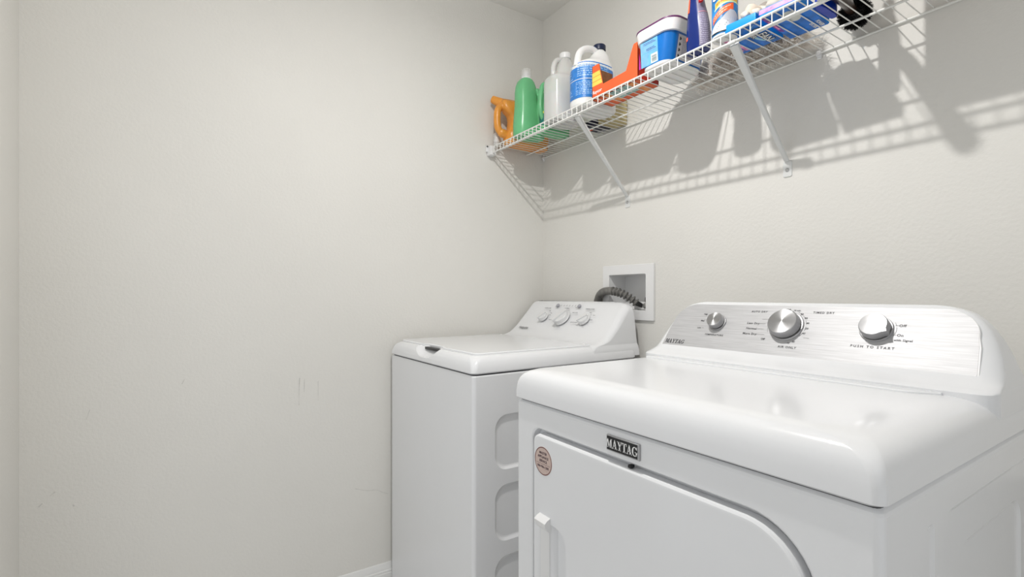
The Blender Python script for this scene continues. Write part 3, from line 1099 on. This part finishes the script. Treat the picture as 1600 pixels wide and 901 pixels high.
# --- orange cardboard box, cut open
ob2 = empty('cardboard_box', (.762, -.235, T))
tag(ob2, 'open orange-red cardboard box with a yellow striped corner, in front of the bleach jug', 'box')
ORB = gloss('orange_card', (.85, .125, .035), .55, var=.03)
REDB = gloss('red_card', (.62, .045, .02), .55, var=.05)
BRN = gloss('brown_card', (.20, .085, .035), .85, var=.15, vscale=80)
BX0, BX1, BY0, BY1 = .656, .862, -.285, -.190
tk = .0018
fp = [(BX0, 0), (BX1, 0), (BX1, .116), (.846, .116), (.842, .112), (.812, .044), (.708, .040), (.688, .116), (BX0, .116)]
b_ = slab(fp, lambda u, v, h: (u, BY0 + .0 - h * 0 + (0 if h == 0 else tk), T + v), 1.0)
obj('front_panel', b_, ORB, ob2)
obj('front_lining', slab([(BX0 + tk, .002), (BX1 - tk, .002), (BX1 - tk, .114), (.847, .114), (.812, .0425), (.709, .0385), (.690, .114), (BX0 + tk, .114)], lambda u, v, h: (u, BY0 + tk + .0001 + (0 if h == 0 else .0008), T + v), 1.0), BRN, ob2)
bp2 = [(BX0, 0), (BX1, 0), (BX1, .116), (.846, .116), (.812, .044), (.708, .040), (BX0, .040)]
obj('back_panel', slab(bp2, lambda u, v, h: (u, BY1 - (0 if h == 0 else tk), T + v), 1.0), BRN, ob2)
obj('side_panel', slab([(BY0, 0), (BY1, 0), (BY1, .114), (BY0, .116)], lambda u, v, h: (BX0 + (0 if h == 0 else tk), u, T + v), 1.0), BRN, ob2)
obj('side_panel', slab([(BY0, 0), (BY1, 0), (BY1, .116), (BY0, .116)], lambda u, v, h: (BX1 - (0 if h == 0 else tk), u, T + v), 1.0), REDB, ob2)
bt = obj('bottom_panel', box(BX0, BX1, BY0, BY1, T, T + tk), gloss('bottom_card', (.72, .14, .05), .6), ob2)
b_ = box(.728, .812, BY0 + .002, BY1 - .03, T - .0004, T + .0002)
obj('bottom_print', b_, gloss('bottom_teal', (.33, .50, .47), .6, var=.25, vscale=45), bt, label='pale teal print under the box')
for q in ((.700, .728, BY1 - .02), (.812, .838, BY1 - .002)):
    obj('bottom_print', box(q[0], q[1], BY0 + .004, q[2], T - .0004, T + .0002), gloss('bottom_amber', (.78, .32, .12), .6, var=.15, vscale=40), bt, label='amber print under the box')


def bf(u, v):
    return (u, BY0 - .0004, T + v)


b_ = bmesh.new()
xr = lambda v: .708 - (v - .04) * .263
for v0, v1 in ((.046, .060), (.0614, .076), (.0774, .092)):
    poly(b_, [bf(BX0 + .001, v0), bf(xr(v0) - .001, v0), bf(xr(v1) - .001, v1), bf(BX0 + .001, v1)])
obj('yellow_stripes', b_, gloss('yellow_card', (.88, .66, .12), .55), ob2)
b_ = text_bm('Raycor', .0155, None, lambda u, v: bf(.681 + u, .024 + v), off=.0004)
obj('lettering', b_, WHITE, ob2)

# --- blue tub with a white lid
tb = empty('detergent_tub', (.935, -.22, T))
tag(tb, 'blue plastic tub with a white lid, right of the orange box', 'tub')
TBL = gloss('tub_blue', (.004, .14, .48), .3, var=.08, vscale=15)


def tring(z, q=0.0, n=8):
    k = z / .095
    return [(u, v, T + z) for u, v in rr(.888 - .014 * k - q, .988 + .018 * k + q, -.303 - .006 * k - q, -.140 + .014 * k + q, .034 + q, n)]


obj('body', loft([tring(.006, -.001), tring(.010), tring(.05), tring(.095)]), TBL, tb, 50)
obj('base', loft([tring(0, -.006), tring(.002, -.002), tring(.0065, .0004), tring(.0115, .0004)]), WP, tb, 50, label='white bottom of the tub')
ld = obj('lid', loft([tring(.088, .004), tring(.089, .006), tring(.116, .0075), tring(.1205, .006), tring(.1215, .002)]), WP, tb, 40, label='white lid')
obj('lid_ring', loft([tring(.119, .0078), tring(.123, .0074), tring(.124, .004)]), gloss('purple_plastic', (.13, .03, .12), .4), ld, 40, label='thin dark purple rim of the lid')


def tf(off):
    def f(u, v):
        k = v / .095
        return (u, -.303 - .006 * k - off, T + v)
    return f


def ts(off):
    def f(u, v):
        k = v / .095
        return (.988 + .018 * k + off, u, T + v)
    return f


lb = obj('front_label', patch(tf(.0005), .893, .957, .014, .086, 4, 2), gloss('tub_label_blue', (.17, .47, .78), .35, var=.12, vscale=50), tb)
b_ = lines(tf(.0009), .896, .953, .054, .083, 8, .0014, 11)
lines(tf(.0009), .896, .928, .018, .050, 9, .0013, 12, b_)
obj('label_print', b_, LBL, lb)
b_ = patch(tf(.0009), .931, .955, .016, .042, 1, 1)
obj('barcode_field', b_, WHITE, lb)
b_ = bmesh.new()
rd = random.Random(5)
v = .019
while v < .037:
    h = rd.choice((.0005, .0008, .0012))
    patch(tf(.0012), .934, .952, v, v + h, 1, 1, b_)
    v += h + rd.choice((.0006, .001))
obj('barcode', b_, gloss('barcode_grey', (.20, .28, .30), .5), lb)
b_ = lines(tf(.0010), .905, .955, .074, .082, 2, .0016, 13)
lines(tf(.0010), .915, .955, .056, .064, 2, .0018, 14, b_)
obj('label_print', b_, gloss('deep_blue_print', (.01, .07, .30), .5), lb)
# magenta swirl at the left edge
b_ = bmesh.new()
for k in range(8):
    v0, v1 = .014 + .006 * k, .014 + .006 * (k + 1)
    w0, w1 = .007 * (1 - k / 8) + .001, .007 * (1 - (k + 1) / 8) + .001
    poly(b_, [tf(.0005)(.889 - .0005 * k - w0 + .003, v0), tf(.0005)(.889 - .0005 * k + .002, v0), tf(.0005)(.889 - .0005 * (k + 1) + .002, v1), tf(.0005)(.889 - .0005 * (k + 1) - w1 + .003, v1)])
obj('magenta_mark', b_, gloss('magenta_print', (.50, .03, .35), .4), lb)
lb = obj('side_label', patch(ts(.0005), -.272, -.160, .016, .082, 4, 2), gloss('side_label_grey', (.62, .60, .62), .45, var=.03), tb)
b_ = lines(ts(.0009), -.252, -.166, .020, .076, 16, .0012, 21)
obj('label_print', b_, gloss('grey_print', (.22, .20, .27), .5), lb)
b_ = bmesh.new()
for (u, v) in ((-.263, .071), (-.263, .056), (-.263, .041), (-.263, .025)):
    pts = [(u + .0055 * math.cos(a) * (.7 + .3 * math.cos(3 * a)), v + .0045 * math.sin(a)) for a in [2 * math.pi * k / 14 for k in range(14)]]
    poly(b_, [ts(.0009)(*p) for p in pts])
obj('label_icon', b_, gloss('black_print', (.02, .02, .025), .5), lb)

# --- navy spray bottle
sy = empty('spray_bottle', (1.065, -.272, T))
tag(sy, 'navy blue spray bottle with a red trigger, right of the blue tub', 'spray bottle')
NV = gloss('navy_gloss', (.003, .018, .15), .16, coat=.2, var=.05)
X, Y = 1.068, -.272
sp_ = [(0, .030, .019, 0), (.003, .033, .022, 0), (.03, .0335, .0225, 0), (.07, .032, .022, -.001), (.10, .028, .020, -.003), (.125, .023, .018, -.005), (.15, .019, .0165, -.006), (.175, .016, .015, -.007), (.20, .014, .014, -.008)]


def ssec(z):
    for a, b2 in zip(sp_, sp_[1:]):
        if a[0] <= z <= b2[0]:
            k = (z - a[0]) / (b2[0] - a[0])
            return [a[i] + (b2[i] - a[i]) * k for i in (1, 2, 3)]
    return sp_[-1][1:]


obj('body', bottle([(X + o_, Y, a, b2, T + z, 2.3) for z, a, b2, o_ in sp_], 2.3, 40), NV, sy, 60)


def sf(off):
    def f(u, v):
        a = R(u)
        rx, ry, o_ = ssec(v)
        return (X + o_ + (rx + off) * math.copysign(abs(math.cos(a)) ** (2 / 2.3), math.cos(a)), Y + (ry + off) * math.copysign(abs(math.sin(a)) ** (2 / 2.3), math.sin(a)), T + v)
    return f


lb = obj('back_label', patch(sf(.0005), -62, 62, .008, .140, 16, 14), gloss('violet_grey_label', (.17, .15, .23), .4, var=.1, vscale=90), sy, 60)
b_ = lines(sf(.0009), -56, 40, .012, .098, 17, .0016, 31)
obj('label_print', b_, gloss('pale_violet_print', (.48, .46, .60), .5), lb, 60)
obj('label_print', patch(sf(.0010), -60, 40, .101, .1025, 14, 1), gloss('pink_print', (.75, .30, .35), .5), lb, 60)
for q in ((-152, -122, .036, .046, 6, 1), (-150, -112, .112, .150, 8, 6)):
    obj('front_label', patch(sf(.0006), *q), gloss('orange_print', (.90, .14, .04), .4), sy, 60)
hd = obj('sprayer', bottle([(X - .008, Y, .016, .016, T + .198), (X - .008, Y, .016, .016, T + .215), (X - .006, Y - .004, .014, .026, T + .225), (X - .004, Y - .006, .013, .034, T + .245), (X - .004, Y - .004, .009, .028, T + .256)], 2.4, 24), gloss('sprayer_blue', (.01, .03, .28), .3), sy, 50)
obj('trigger', tube(bez([(X + .010, Y - .010, T + .225), (X + .022, Y - .016, T + .195), (X + .020, Y - .018, T + .165), (X + .022, Y - .020, T + .124)], 6), [.007] * 12 + [.0065] * 7, None, 12, flat=.7), gloss('red_plastic', (.62, .01, .01), .3), sy, 50, label='red trigger')

# --- aerosol can
ca = empty('aerosol_can', (1.150, -.274, T))
tag(ca, 'aerosol can with a blue label showing a grey sneaker, right of the navy spray bottle', 'spray can')
X, Y, CR = 1.150, -.274, .0325
obj('body', lathe([(.029, 0), (.0315, .001), (CR, .004), (CR, .200), (.030, .212), (.022, .220), (.012, .224)], 48, (X, Y, T)), gloss('can_white', (.80, .80, .80), .2, coat=.3, var=.01), ca, 40)
obj('cap', lathe([(.020, 0), (.021, .003), (.020, .03), (.012, .034)], 30, (X, Y, T + .221)), gloss('cap_blue', (.01, .05, .35), .3), ca, 40)


def cf(off):
    def f(u, v):      # u in metres round the can, 0 faces the camera
        a = R(-56) + u / CR
        return (X + (CR + off) * math.cos(a), Y + (CR + off) * math.sin(a), T + v)
    return f


def curve_poly(f, pts, bm, rows=14, cols=8):
    """fills an outline on a curved face with narrow strips"""
    v0, v1 = min(p[1] for p in pts), max(p[1] for p in pts)

    def span(v):
        xs = []
        for a, b2 in zip(pts, pts[1:] + pts[:1]):
            if (a[1] <= v) != (b2[1] <= v):
                xs.append(a[0] + (b2[0] - a[0]) * (v - a[1]) / (b2[1] - a[1]))
        return min(xs), max(xs)
    e_ = (v1 - v0) * .002
    sp_rows = [(v0 + e_ + (v1 - v0 - 2 * e_) * k / rows) for k in range(rows + 1)]
    prev = None
    for v in sp_rows:
        a, b2 = span(v)
        row = [bm.verts.new(f(a + (b2 - a) * k / cols, v)) for k in range(cols + 1)]
        if prev:
            for k in range(cols):
                bm.faces.new((prev[k], prev[k + 1], row[k + 1], row[k]))
        prev = row


lb = obj('label', patch(cf(.0004), -.045, .037, .005, .192, 30, 4), gloss('can_blue', (.02, .20, .50), .3, var=.35, vscale=35), ca, 60)


def band(f, u0, u1, fn_, h, n=14, bm=None):
    bm = bm or bmesh.new()
    for k in range(n):
        a, c = u0 + (u1 - u0) * k / n, u0 + (u1 - u0) * (k + 1) / n
        poly(bm, [f(a, fn_(a)), f(c, fn_(c)), f(c, fn_(c) + h), f(a, fn_(a) + h)])
    return bm


arc1 = lambda u: .084 - 9 * (u - .012) ** 2
b_ = band(cf(.0008), -.026, .033, arc1, .014)
yb_ = obj('yellow_band', b_, gloss('can_yellow', (.85, .50, .06), .4), lb)
b_ = band(cf(.0007), -.028, .035, lambda u: arc1(u) - .004, .004)
obj('pale_band', b_, gloss('can_pale', (.62, .78, .50), .4), lb)
b_ = lines(lambda u, v: cf(.0012)(u, arc1(u) + v), -.022, .031, .003, .011, 1, .005, 41)
obj('label_print', b_, gloss('can_brown', (.45, .16, .03), .5), lb)
arc2 = lambda u: .062 - 8 * (u - .026) ** 2
b_ = band(cf(.0008), -.034, .020, arc2, .017)
obj('orange_band', b_, gloss('can_orange', (.90, .13, .03), .4), lb)
b_ = lines(lambda u, v: cf(.0012)(u, arc2(u) + v), -.030, .018, .002, .015, 2, .0030, 42)
obj('label_print', b_, gloss('can_cream', (.95, .55, .40), .5), lb)
# grey sneaker
sh1 = [(-.012, .022), (.020, .020), (.030, .026), (.033, .040), (.030, .051), (.022, .059), (.012, .062), (.002, .054), (-.006, .045), (-.016, .036)]
b_ = bmesh.new()
curve_poly(cf(.0014), sh1, b_)
sh2 = [(-.038, .010), (.000, .010), (.010, .020), (.008, .030), (-.002, .037), (-.014, .039), (-.026, .032), (-.036, .022)]
obj('sneaker_picture', b_, gloss('shoe_grey', (.50, .51, .56), .5, var=.08), lb)
b_ = bmesh.new()
curve_poly(cf(.0017), sh2, b_)
obj('sneaker_picture', b_, gloss('shoe_white', (.66, .67, .70), .5, var=.05), lb)
b_ = bmesh.new()
for k in range(3):
    u, v = -.020 + k * .003, .018 + k * .0045
    poly(b_, [cf(.0021)(u, v), cf(.0021)(u + .020, v + .005), cf(.0021)(u + .020, v + .0065), cf(.0021)(u, v + .0015)])
patch(cf(.0019), -.040, .012, .008, .0105, 14, 1, b_)
obj('sneaker_laces', b_, gloss('shoe_black', (.02, .02, .02), .5), lb)
b_ = text_bm('CLEAN', .034, None, lambda u, v: cf(.0009)(.004 + u * .78, .113 + v + 2.2 * u * .1), off=.0022, shear=.2)
obj('lettering', b_, gloss('can_navy', (.01, .02, .18), .4), lb)
b_ = text_bm('CLEAN', .034, None, lambda u, v: cf(.0013)(.004 + u * .78, .113 + v + 2.2 * u * .1), off=.0002, shear=.2)
obj('lettering', b_, WHITE, lb)

# --- two packs of cleaning sponges lying flat
PK = gloss('pack_blue', (.01, .17, .62), .3, var=.3, vscale=28)
PKC = gloss('pack_azure', (.0, .30, .85), .3, var=.05)


def pack(x0, x1, y0, y1, h, rot, label, kind):
    t_ = empty('sponge_pack', ((x0 + x1) / 2, (y0 + y1) / 2, T), rot)
    tag(t_, label, 'sponge pack', 'blue sponge packs on the shelf')
    a, b2 = (x1 - x0) / 2, (y1 - y0) / 2
    obj('carton', box(-a, a, -b2, b2, .0006, h, None, .003, 2), PKC, t_, 40, local=True)
    o_ = obj('bottom_print', box(-a + .002, a - .002, -b2 + .002, b2 - .002, .0001, .0010), PK, t_, None, local=True)

    def f(u, v, k=0.0):      # read from below: v runs along +x, u along +y
        return (v, u, -.0001 - k)
    if kind == 0:
        b_ = bmesh.new()
        n = 14
        for i in range(n):
            a0, a1 = math.pi * i / n, math.pi * (i + 1) / n
            poly(b_, [f(.004 + .058 * math.cos(q), .046 - r_ * math.sin(q), .0) for q, r_ in ((a0, .040), (a1, .040), (a1, .032), (a0, .032))])
        obj('swirl', b_, gloss('pack_pale', (.35, .62, .75), .35, var=.2), t_, None, local=True)
        b_ = bmesh.new()
        poly(b_, [f(u, v, .0) for u, v in ((-.035, -.052), (.050, -.052), (.055, -.043), (-.030, -.041))])
        poly(b_, [f(u, v, .0) for u, v in ((-.020, -.038), (.055, -.040), (.060, -.033), (-.015, -.032))])
        obj('pink_print', b_, gloss('pack_pink', (.72, .22, .45), .4, var=.4, vscale=60), t_, None, local=True)
        b_ = text_bm('CLEAN', .028, None, lambda u, v: f(u + .008, .030 + v, .0006), off=.0022, space=.95)
        text_bm('MR.', .017, b_, lambda u, v: f(u - .002, .010 + v, .0006), off=.0018)
        obj('lettering', b_, gloss('pack_black', (.01, .01, .01), .4), t_, None, local=True)
        b_ = text_bm('CLEAN', .028, None, lambda u, v: f(u + .008, .030 + v, .0009), off=.0004, space=.95)
        text_bm('MR.', .017, b_, lambda u, v: f(u - .002, .010 + v, .0009), off=.0002)
        obj('lettering', b_, WHITE, t_, None, local=True)
    else:
        b_ = bmesh.new()
        poly(b_, [f(u, v, .0) for u, v in ((-.080, -.044), (.020, -.044), (.030, -.036), (-.080, -.034))])
        obj('purple_print', b_, gloss('pack_purple', (.18, .04, .34), .4, var=.3, vscale=50), t_, None, local=True)
        b_ = bmesh.new()
        poly(b_, [f(u, v, .0003) for u, v in ((-.050, -.0415), (.005, -.0415), (.008, -.037), (-.048, -.037))])
        obj('pink_print', b_, gloss('pack_pink', (.72, .22, .45), .4), t_, None, local=True)
        b_ = bmesh.new()
        pts = [(-.030 + .030 * math.cos(2 * math.pi * k / 20), .006 + .017 * math.sin(2 * math.pi * k / 20)) for k in range(20)]
        poly(b_, [f(u, v, .0) for u, v in pts])
        obj('cloud_print', b_, gloss('pack_cream', (.62, .63, .60), .4, var=.1), t_, None, local=True)
        b_ = text_bm('EXTRA', .013, None, lambda u, v: f(.055 + u * .8, .020 + v, .0003), off=.0004)
        text_bm('POWER', .013, b_, lambda u, v: f(.055 + u * .8, .034 + v, .0003), off=.0004)
        obj('lettering', b_, WHITE, t_, None, local=True)
        b_ = box(-a, a, -b2 - .0006, -b2 + .001, .008, .019)
        obj('front_print', b_, gloss('pack_mauve', (.55, .30, .62), .4, var=.3, vscale=60), t_, None, local=True)
    return t_


pack(1.137, 1.243, -.300, -.158, .021, R(3), 'flat blue sponge pack beside the aerosol can, under the cream glove', 0)
pack(1.249, 1.342, -.292, -.132, .022, R(3), 'flat blue and purple sponge pack next to the black bristle brush', 1)

# --- cream glove and a grey one, crumpled on the packs
GL = gloss('cream_cloth', (.76, .66, .55), .8, var=.05, vscale=60, bump=.3)
GG = gloss('grey_cloth', (.36, .33, .30), .85, var=.08, vscale=60, bump=.3)


def lump(name, c, r, m_, seed, parent=None, sx=(1, 1, 1), amp=.22):
    rd = random.Random(seed)
    b_ = bmesh.new()
    bmesh.ops.create_icosphere(b_, subdivisions=4, radius=1.0)
    ph = [rd.uniform(0, 6.28) for _ in range(6)]
    zmin = T + .023
    for v in b_.verts:
        d_ = v.co.copy()
        k = 1 + amp * (math.sin(3.1 * d_.x + ph[0]) * math.sin(2.7 * d_.y + ph[1]) + .5 * math.sin(5.3 * d_.z + ph[2] + 3 * d_.x) + .35 * math.sin(9 * d_.y + ph[3] + 4 * d_.z))
        v.co = Vector((c[0] + d_.x * r * k * sx[0], c[1] + d_.y * r * k * sx[1], max(zmin, c[2] + d_.z * r * k * sx[2])))
    return obj(name, b_, m_, parent, 60)


gl = empty('work_glove', (1.20, -.235, T + .023))
tag(gl, 'crumpled cream cloth glove on the left sponge pack', 'glove')
lump('palm', (1.205, -.236, T + .044), .029, GL, 3, gl, (1.0, 1.1, .8))
for k, (fx, fy, fz, ex, ey, ez) in enumerate(((1.215, -.225, .046, 1.246, -.205, .040), (1.210, -.235, .054, 1.250, -.232, .046), (1.205, -.250, .044, 1.238, -.264, .036), (1.195, -.255, .040, 1.215, -.282, .033), (1.190, -.220, .044, 1.176, -.190, .036))):
    obj('finger', tube(bez([(fx, fy, T + fz), ((fx + ex) / 2, (fy + ey) / 2, T + (fz + ez) / 2 + .004), (ex, ey, T + ez)], 5), [.0085, .009, .009, .009, .009, .0085, .008, .008, .0075, .006, .002], None, 12), GL, gl, 60)
gg = empty('cleaning_rag', (1.215, -.19, T + .023))
tag(gg, 'bunched grey-brown rag behind the cream glove on the sponge packs', 'rag')
lump('folds', (1.200, -.190, T + .062), .026, GG, 8, gg, (1.0, .9, 1.4), .15)
g3 = empty('dust_cloth', (1.262, -.215, T + .023))
tag(g3, 'folded pale beige dust cloth right of the cream glove', 'cloth')
lump('folds', (1.272, -.222, T + .052), .031, gloss('pale_cloth', (.62, .57, .50), .85, var=.04, bump=.3), 12, g3, (1.1, 1.1, .75), .12)

# --- shaggy duster
du = empty('shaggy_duster', (1.08, -.10, T))
tag(du, 'shaggy pale grey-beige microfibre duster lying along the wall behind the cans', 'duster')
FL = gloss('fluff_pale', (.94, .89, .84), .9, var=.10, vscale=70)
FLD = gloss('fluff_brown', (.70, .62, .57), .9, var=.3, vscale=60)
rd = random.Random(99)


def spine(t_):
    # from the left end by the wall to the right end under the packs
    x_ = .935 + .305 * t_
    y_ = -.074 - .020 * math.sin(t_ * 3.1)
    return Vector((x_, y_, T + .034))


def strand(bm, p, d_, L_, w_, sag):
    s_ = d_.cross(Vector((0, 0, 1)))
    if s_.length < .01:
        s_ = Vector((1, 0, 0))
    s_.normalize()
    prev = None
    n = 3
    for k in range(n + 1):
        q = k / n
        c = p + d_ * L_ * q + Vector((0, 0, -sag * q * q))
        c.y = min(c.y, -.004)
        if c.x < 1.01:
            c.y = max(c.y, -.122)
        c.y = max(c.y, -.158)
        if c.z < T + .001:
            c.z = T + .001
        ww = w_ * (1 - .75 * q)
        a, b2 = bm.verts.new(c - s_ * ww), bm.verts.new(c + s_ * ww)
        if prev:
            bm.faces.new((prev[0], prev[1], b2, a))
        prev = (a, b2)


nt = FL.node_tree
tr = nt.nodes.new('ShaderNodeBsdfTranslucent')
tr.inputs[0].default_value = (.92, .88, .84, 1)
mx = nt.nodes.new('ShaderNodeMixShader')
mx.inputs[0].default_value = .5
nt.links.new(nt.nodes['Principled BSDF'].outputs[0], mx.inputs[1])
nt.links.new(tr.outputs[0], mx.inputs[2])
nt.links.new(mx.outputs[0], nt.nodes['Material Output'].inputs[0])
core = [spine(k / 12) + Vector((0, 0, -.004)) for k in range(13)]
obj('core', tube(core, [.010, .022, .028, .030, .030, .030, .030, .030, .030, .030, .028, .022, .010], None, 14, flat=.8), FLD, du, 60, label='brown backing under the strands')
b_ = bmesh.new()
for i in range(6000):
    t_ = rd.random()
    p = spine(t_)
    th = rd.uniform(0, 2 * math.pi)
    end = (rd.uniform(-1.2, -.2) if t_ < .08 else (rd.uniform(.2, 1.2) if t_ > .93 else rd.uniform(-.5, .5)))
    d_ = Vector((end, math.cos(th), math.sin(th) * .8)).normalized()
    p = p + Vector((rd.uniform(-.01, .01), d_.y * .022, d_.z * .018))
    strand(b_, p, d_, rd.uniform(.036, .068) * (1.0 if d_.z < .2 else .6), rd.uniform(.0008, .0019), rd.uniform(.0, .02))
o = obj('strands', b_, FL, du, None, label='pale grey-beige strands')
o['kind'] = 'stuff'

# --- black bristle brush with a dark brown handle
br = empty('scrub_brush', (1.372, -.10, T))
tag(br, 'round black bristle brush with a dark brown handle lying on the shelf', 'brush')
C0 = Vector((1.360, -.050, T + .0385))
b_ = bmesh.new()
for i in range(2600):
    d_ = Vector((rd.gauss(0, 1), rd.gauss(0, 1), rd.gauss(0, 1))).normalized()
    L_ = rd.uniform(.032, .040)
    s_ = d_.orthogonal().normalized()
    s_ = Matrix.Rotation(rd.uniform(0, 6.28), 3, d_) @ s_
    p0, p1 = C0 + d_ * .010, C0 + d_ * L_
    if p1.y > -.003:
        p1.y = -.003
    w_ = .0009
    u_ = d_.cross(s_)
    vs = [b_.verts.new(p0 + s_ * w_ * math.cos(a) + u_ * w_ * math.sin(a)) for a in (0, 2.1, 4.2)]
    ve = [b_.verts.new(p1 + s_ * w_ * .6 * math.cos(a) + u_ * w_ * .6 * math.sin(a)) for a in (0, 2.1, 4.2)]
    for k in range(3):
        b_.faces.new((vs[k], vs[(k + 1) % 3], ve[(k + 1) % 3], ve[k]))
    b_.faces.new(ve)
o = obj('bristles', b_, gloss('bristle_black', (.008, .008, .009), .3, var=.3), br, None, label='black bristles')
o['kind'] = 'stuff'
b_ = bmesh.new()
bmesh.ops.create_icosphere(b_, subdivisions=3, radius=.026)
b_.transform(Matrix.Translation(C0))
obj('head', b_, BLACK, br, 60)
HB = gloss('brown_lacquer', (.035, .016, .010), .3, coat=.3, var=.3, vscale=20, stretch=(6, 1, 6))
obj('handle', tube([(1.362, -.070, T + .038), (1.375, -.130, T + .032), (1.384, -.20, T + .026), (1.385, -.30, T + .0185), (1.383, -.36, T + .0190), (1.383, -.380, T + .0190), (1.383, -.386, T + .0190)],
                   [.010, .0125, .0135, .0145, .0165, .0150, .008], None, 20), HB, br, 60, label='dark brown handle')

# --- deep blue bottle between the packs and the brush handle
bb = empty('blue_bottle', (1.356, -.19, T))
tag(bb, 'narrow glossy deep blue bottle between the sponge packs and the brown brush handle', 'bottle')
DB = gloss('cobalt_plastic', (.0, .035, .42), .15, coat=.4, var=.05)
obj('body', bottle([(1.356, -.188, .0085, .040, T, 3.5), (1.3555, -.188, .0088, .045, T + .003, 3.5), (1.3555, -.188, .0088, .045, T + .10, 3.5), (1.356, -.188, .008, .030, T + .12, 3), (1.356, -.188, .007, .010, T + .135, 2)], 3, 32), DB, bb, 50)
obj('cap', lathe([(.0095, 0), (.0095, .018), (.008, .02)], 20, (1.356, -.188, T + .134)), PLASTIC, bb, 40)

# --- clear bin and the packet inside the row at the back, seen from below
cb = empty('clear_tray', (.525, -.06, T))
tag(cb, 'clear yellowish plastic container at the wall behind the bleach jug', 'tray')
YP = mat('yellowish_plastic', (.66, .56, .30), .3, alpha=.45, var=.05)
b_ = bmesh.new()
x0, x1, y0, y1 = .494, .556, -.108, -.007
loft([rz(x0 + q, x1 - q, y0 + q, y1 - q, z, .008, 4) for q, z in ((.002, T), (0, T + .002), (-.002, T + .090), (.000, T + .090), (.0018, T + .0025))], True, True, b_)
obj('tray', b_, YP, cb, 40)
obj('tray_rim', tube(rz(x0 - .002, x1 + .002, y0 - .002, y1 + .002, T + .090, .009, 4) + [rz(x0 - .002, x1 + .002, y0 - .002, y1 + .002, T + .090, .009, 4)[0]], .0016, None, 6), YP, cb, 40)
pk = empty('snack_packet', (.445, -.06, T))
tag(pk, 'small black packet with an orange corner lying behind the cloudy white jug', 'packet')
b_ = box(.405, .486, -.112, -.020, T + .0005, T + .026, None, .006, 3)
o = obj('pouch', b_, gloss('packet_black', (.012, .012, .03), .3, var=.5, vscale=40), pk, 40)
obj('orange_print', box(.410, .440, -.106, -.075, T, T + .001), gloss('packet_orange', (.72, .09, .02), .4), o)
b_ = bmesh.new()
for k in range(7):
    xx = .414 + .009 * k
    box(xx, xx + .005, -.040 - .004 * (k % 3), -.026, T, T + .001, b_)
obj('pale_print', b_, gloss('packet_pale', (.45, .45, .46), .4), o)

# --- plain box at the right, past the edge of the picture; its shadow falls on the wall
rb = empty('storage_box', (1.50, -.255, T))
tag(rb, 'plain cardboard storage box standing past the brush near the front of the shelf', 'box')
CB = gloss('kraft_card', (.48, .36, .24), .8, var=.06)
obj('carton', box(1.405, 1.62, -.298, -.205, T, T + .23, None, .002, 1), CB, rb)
obj('packing_tape', box(1.404, 1.621, -.258, -.242, T + .2295, T + .2305, None, .0002, 1), gloss('tape', (.60, .50, .34), .25), rb)
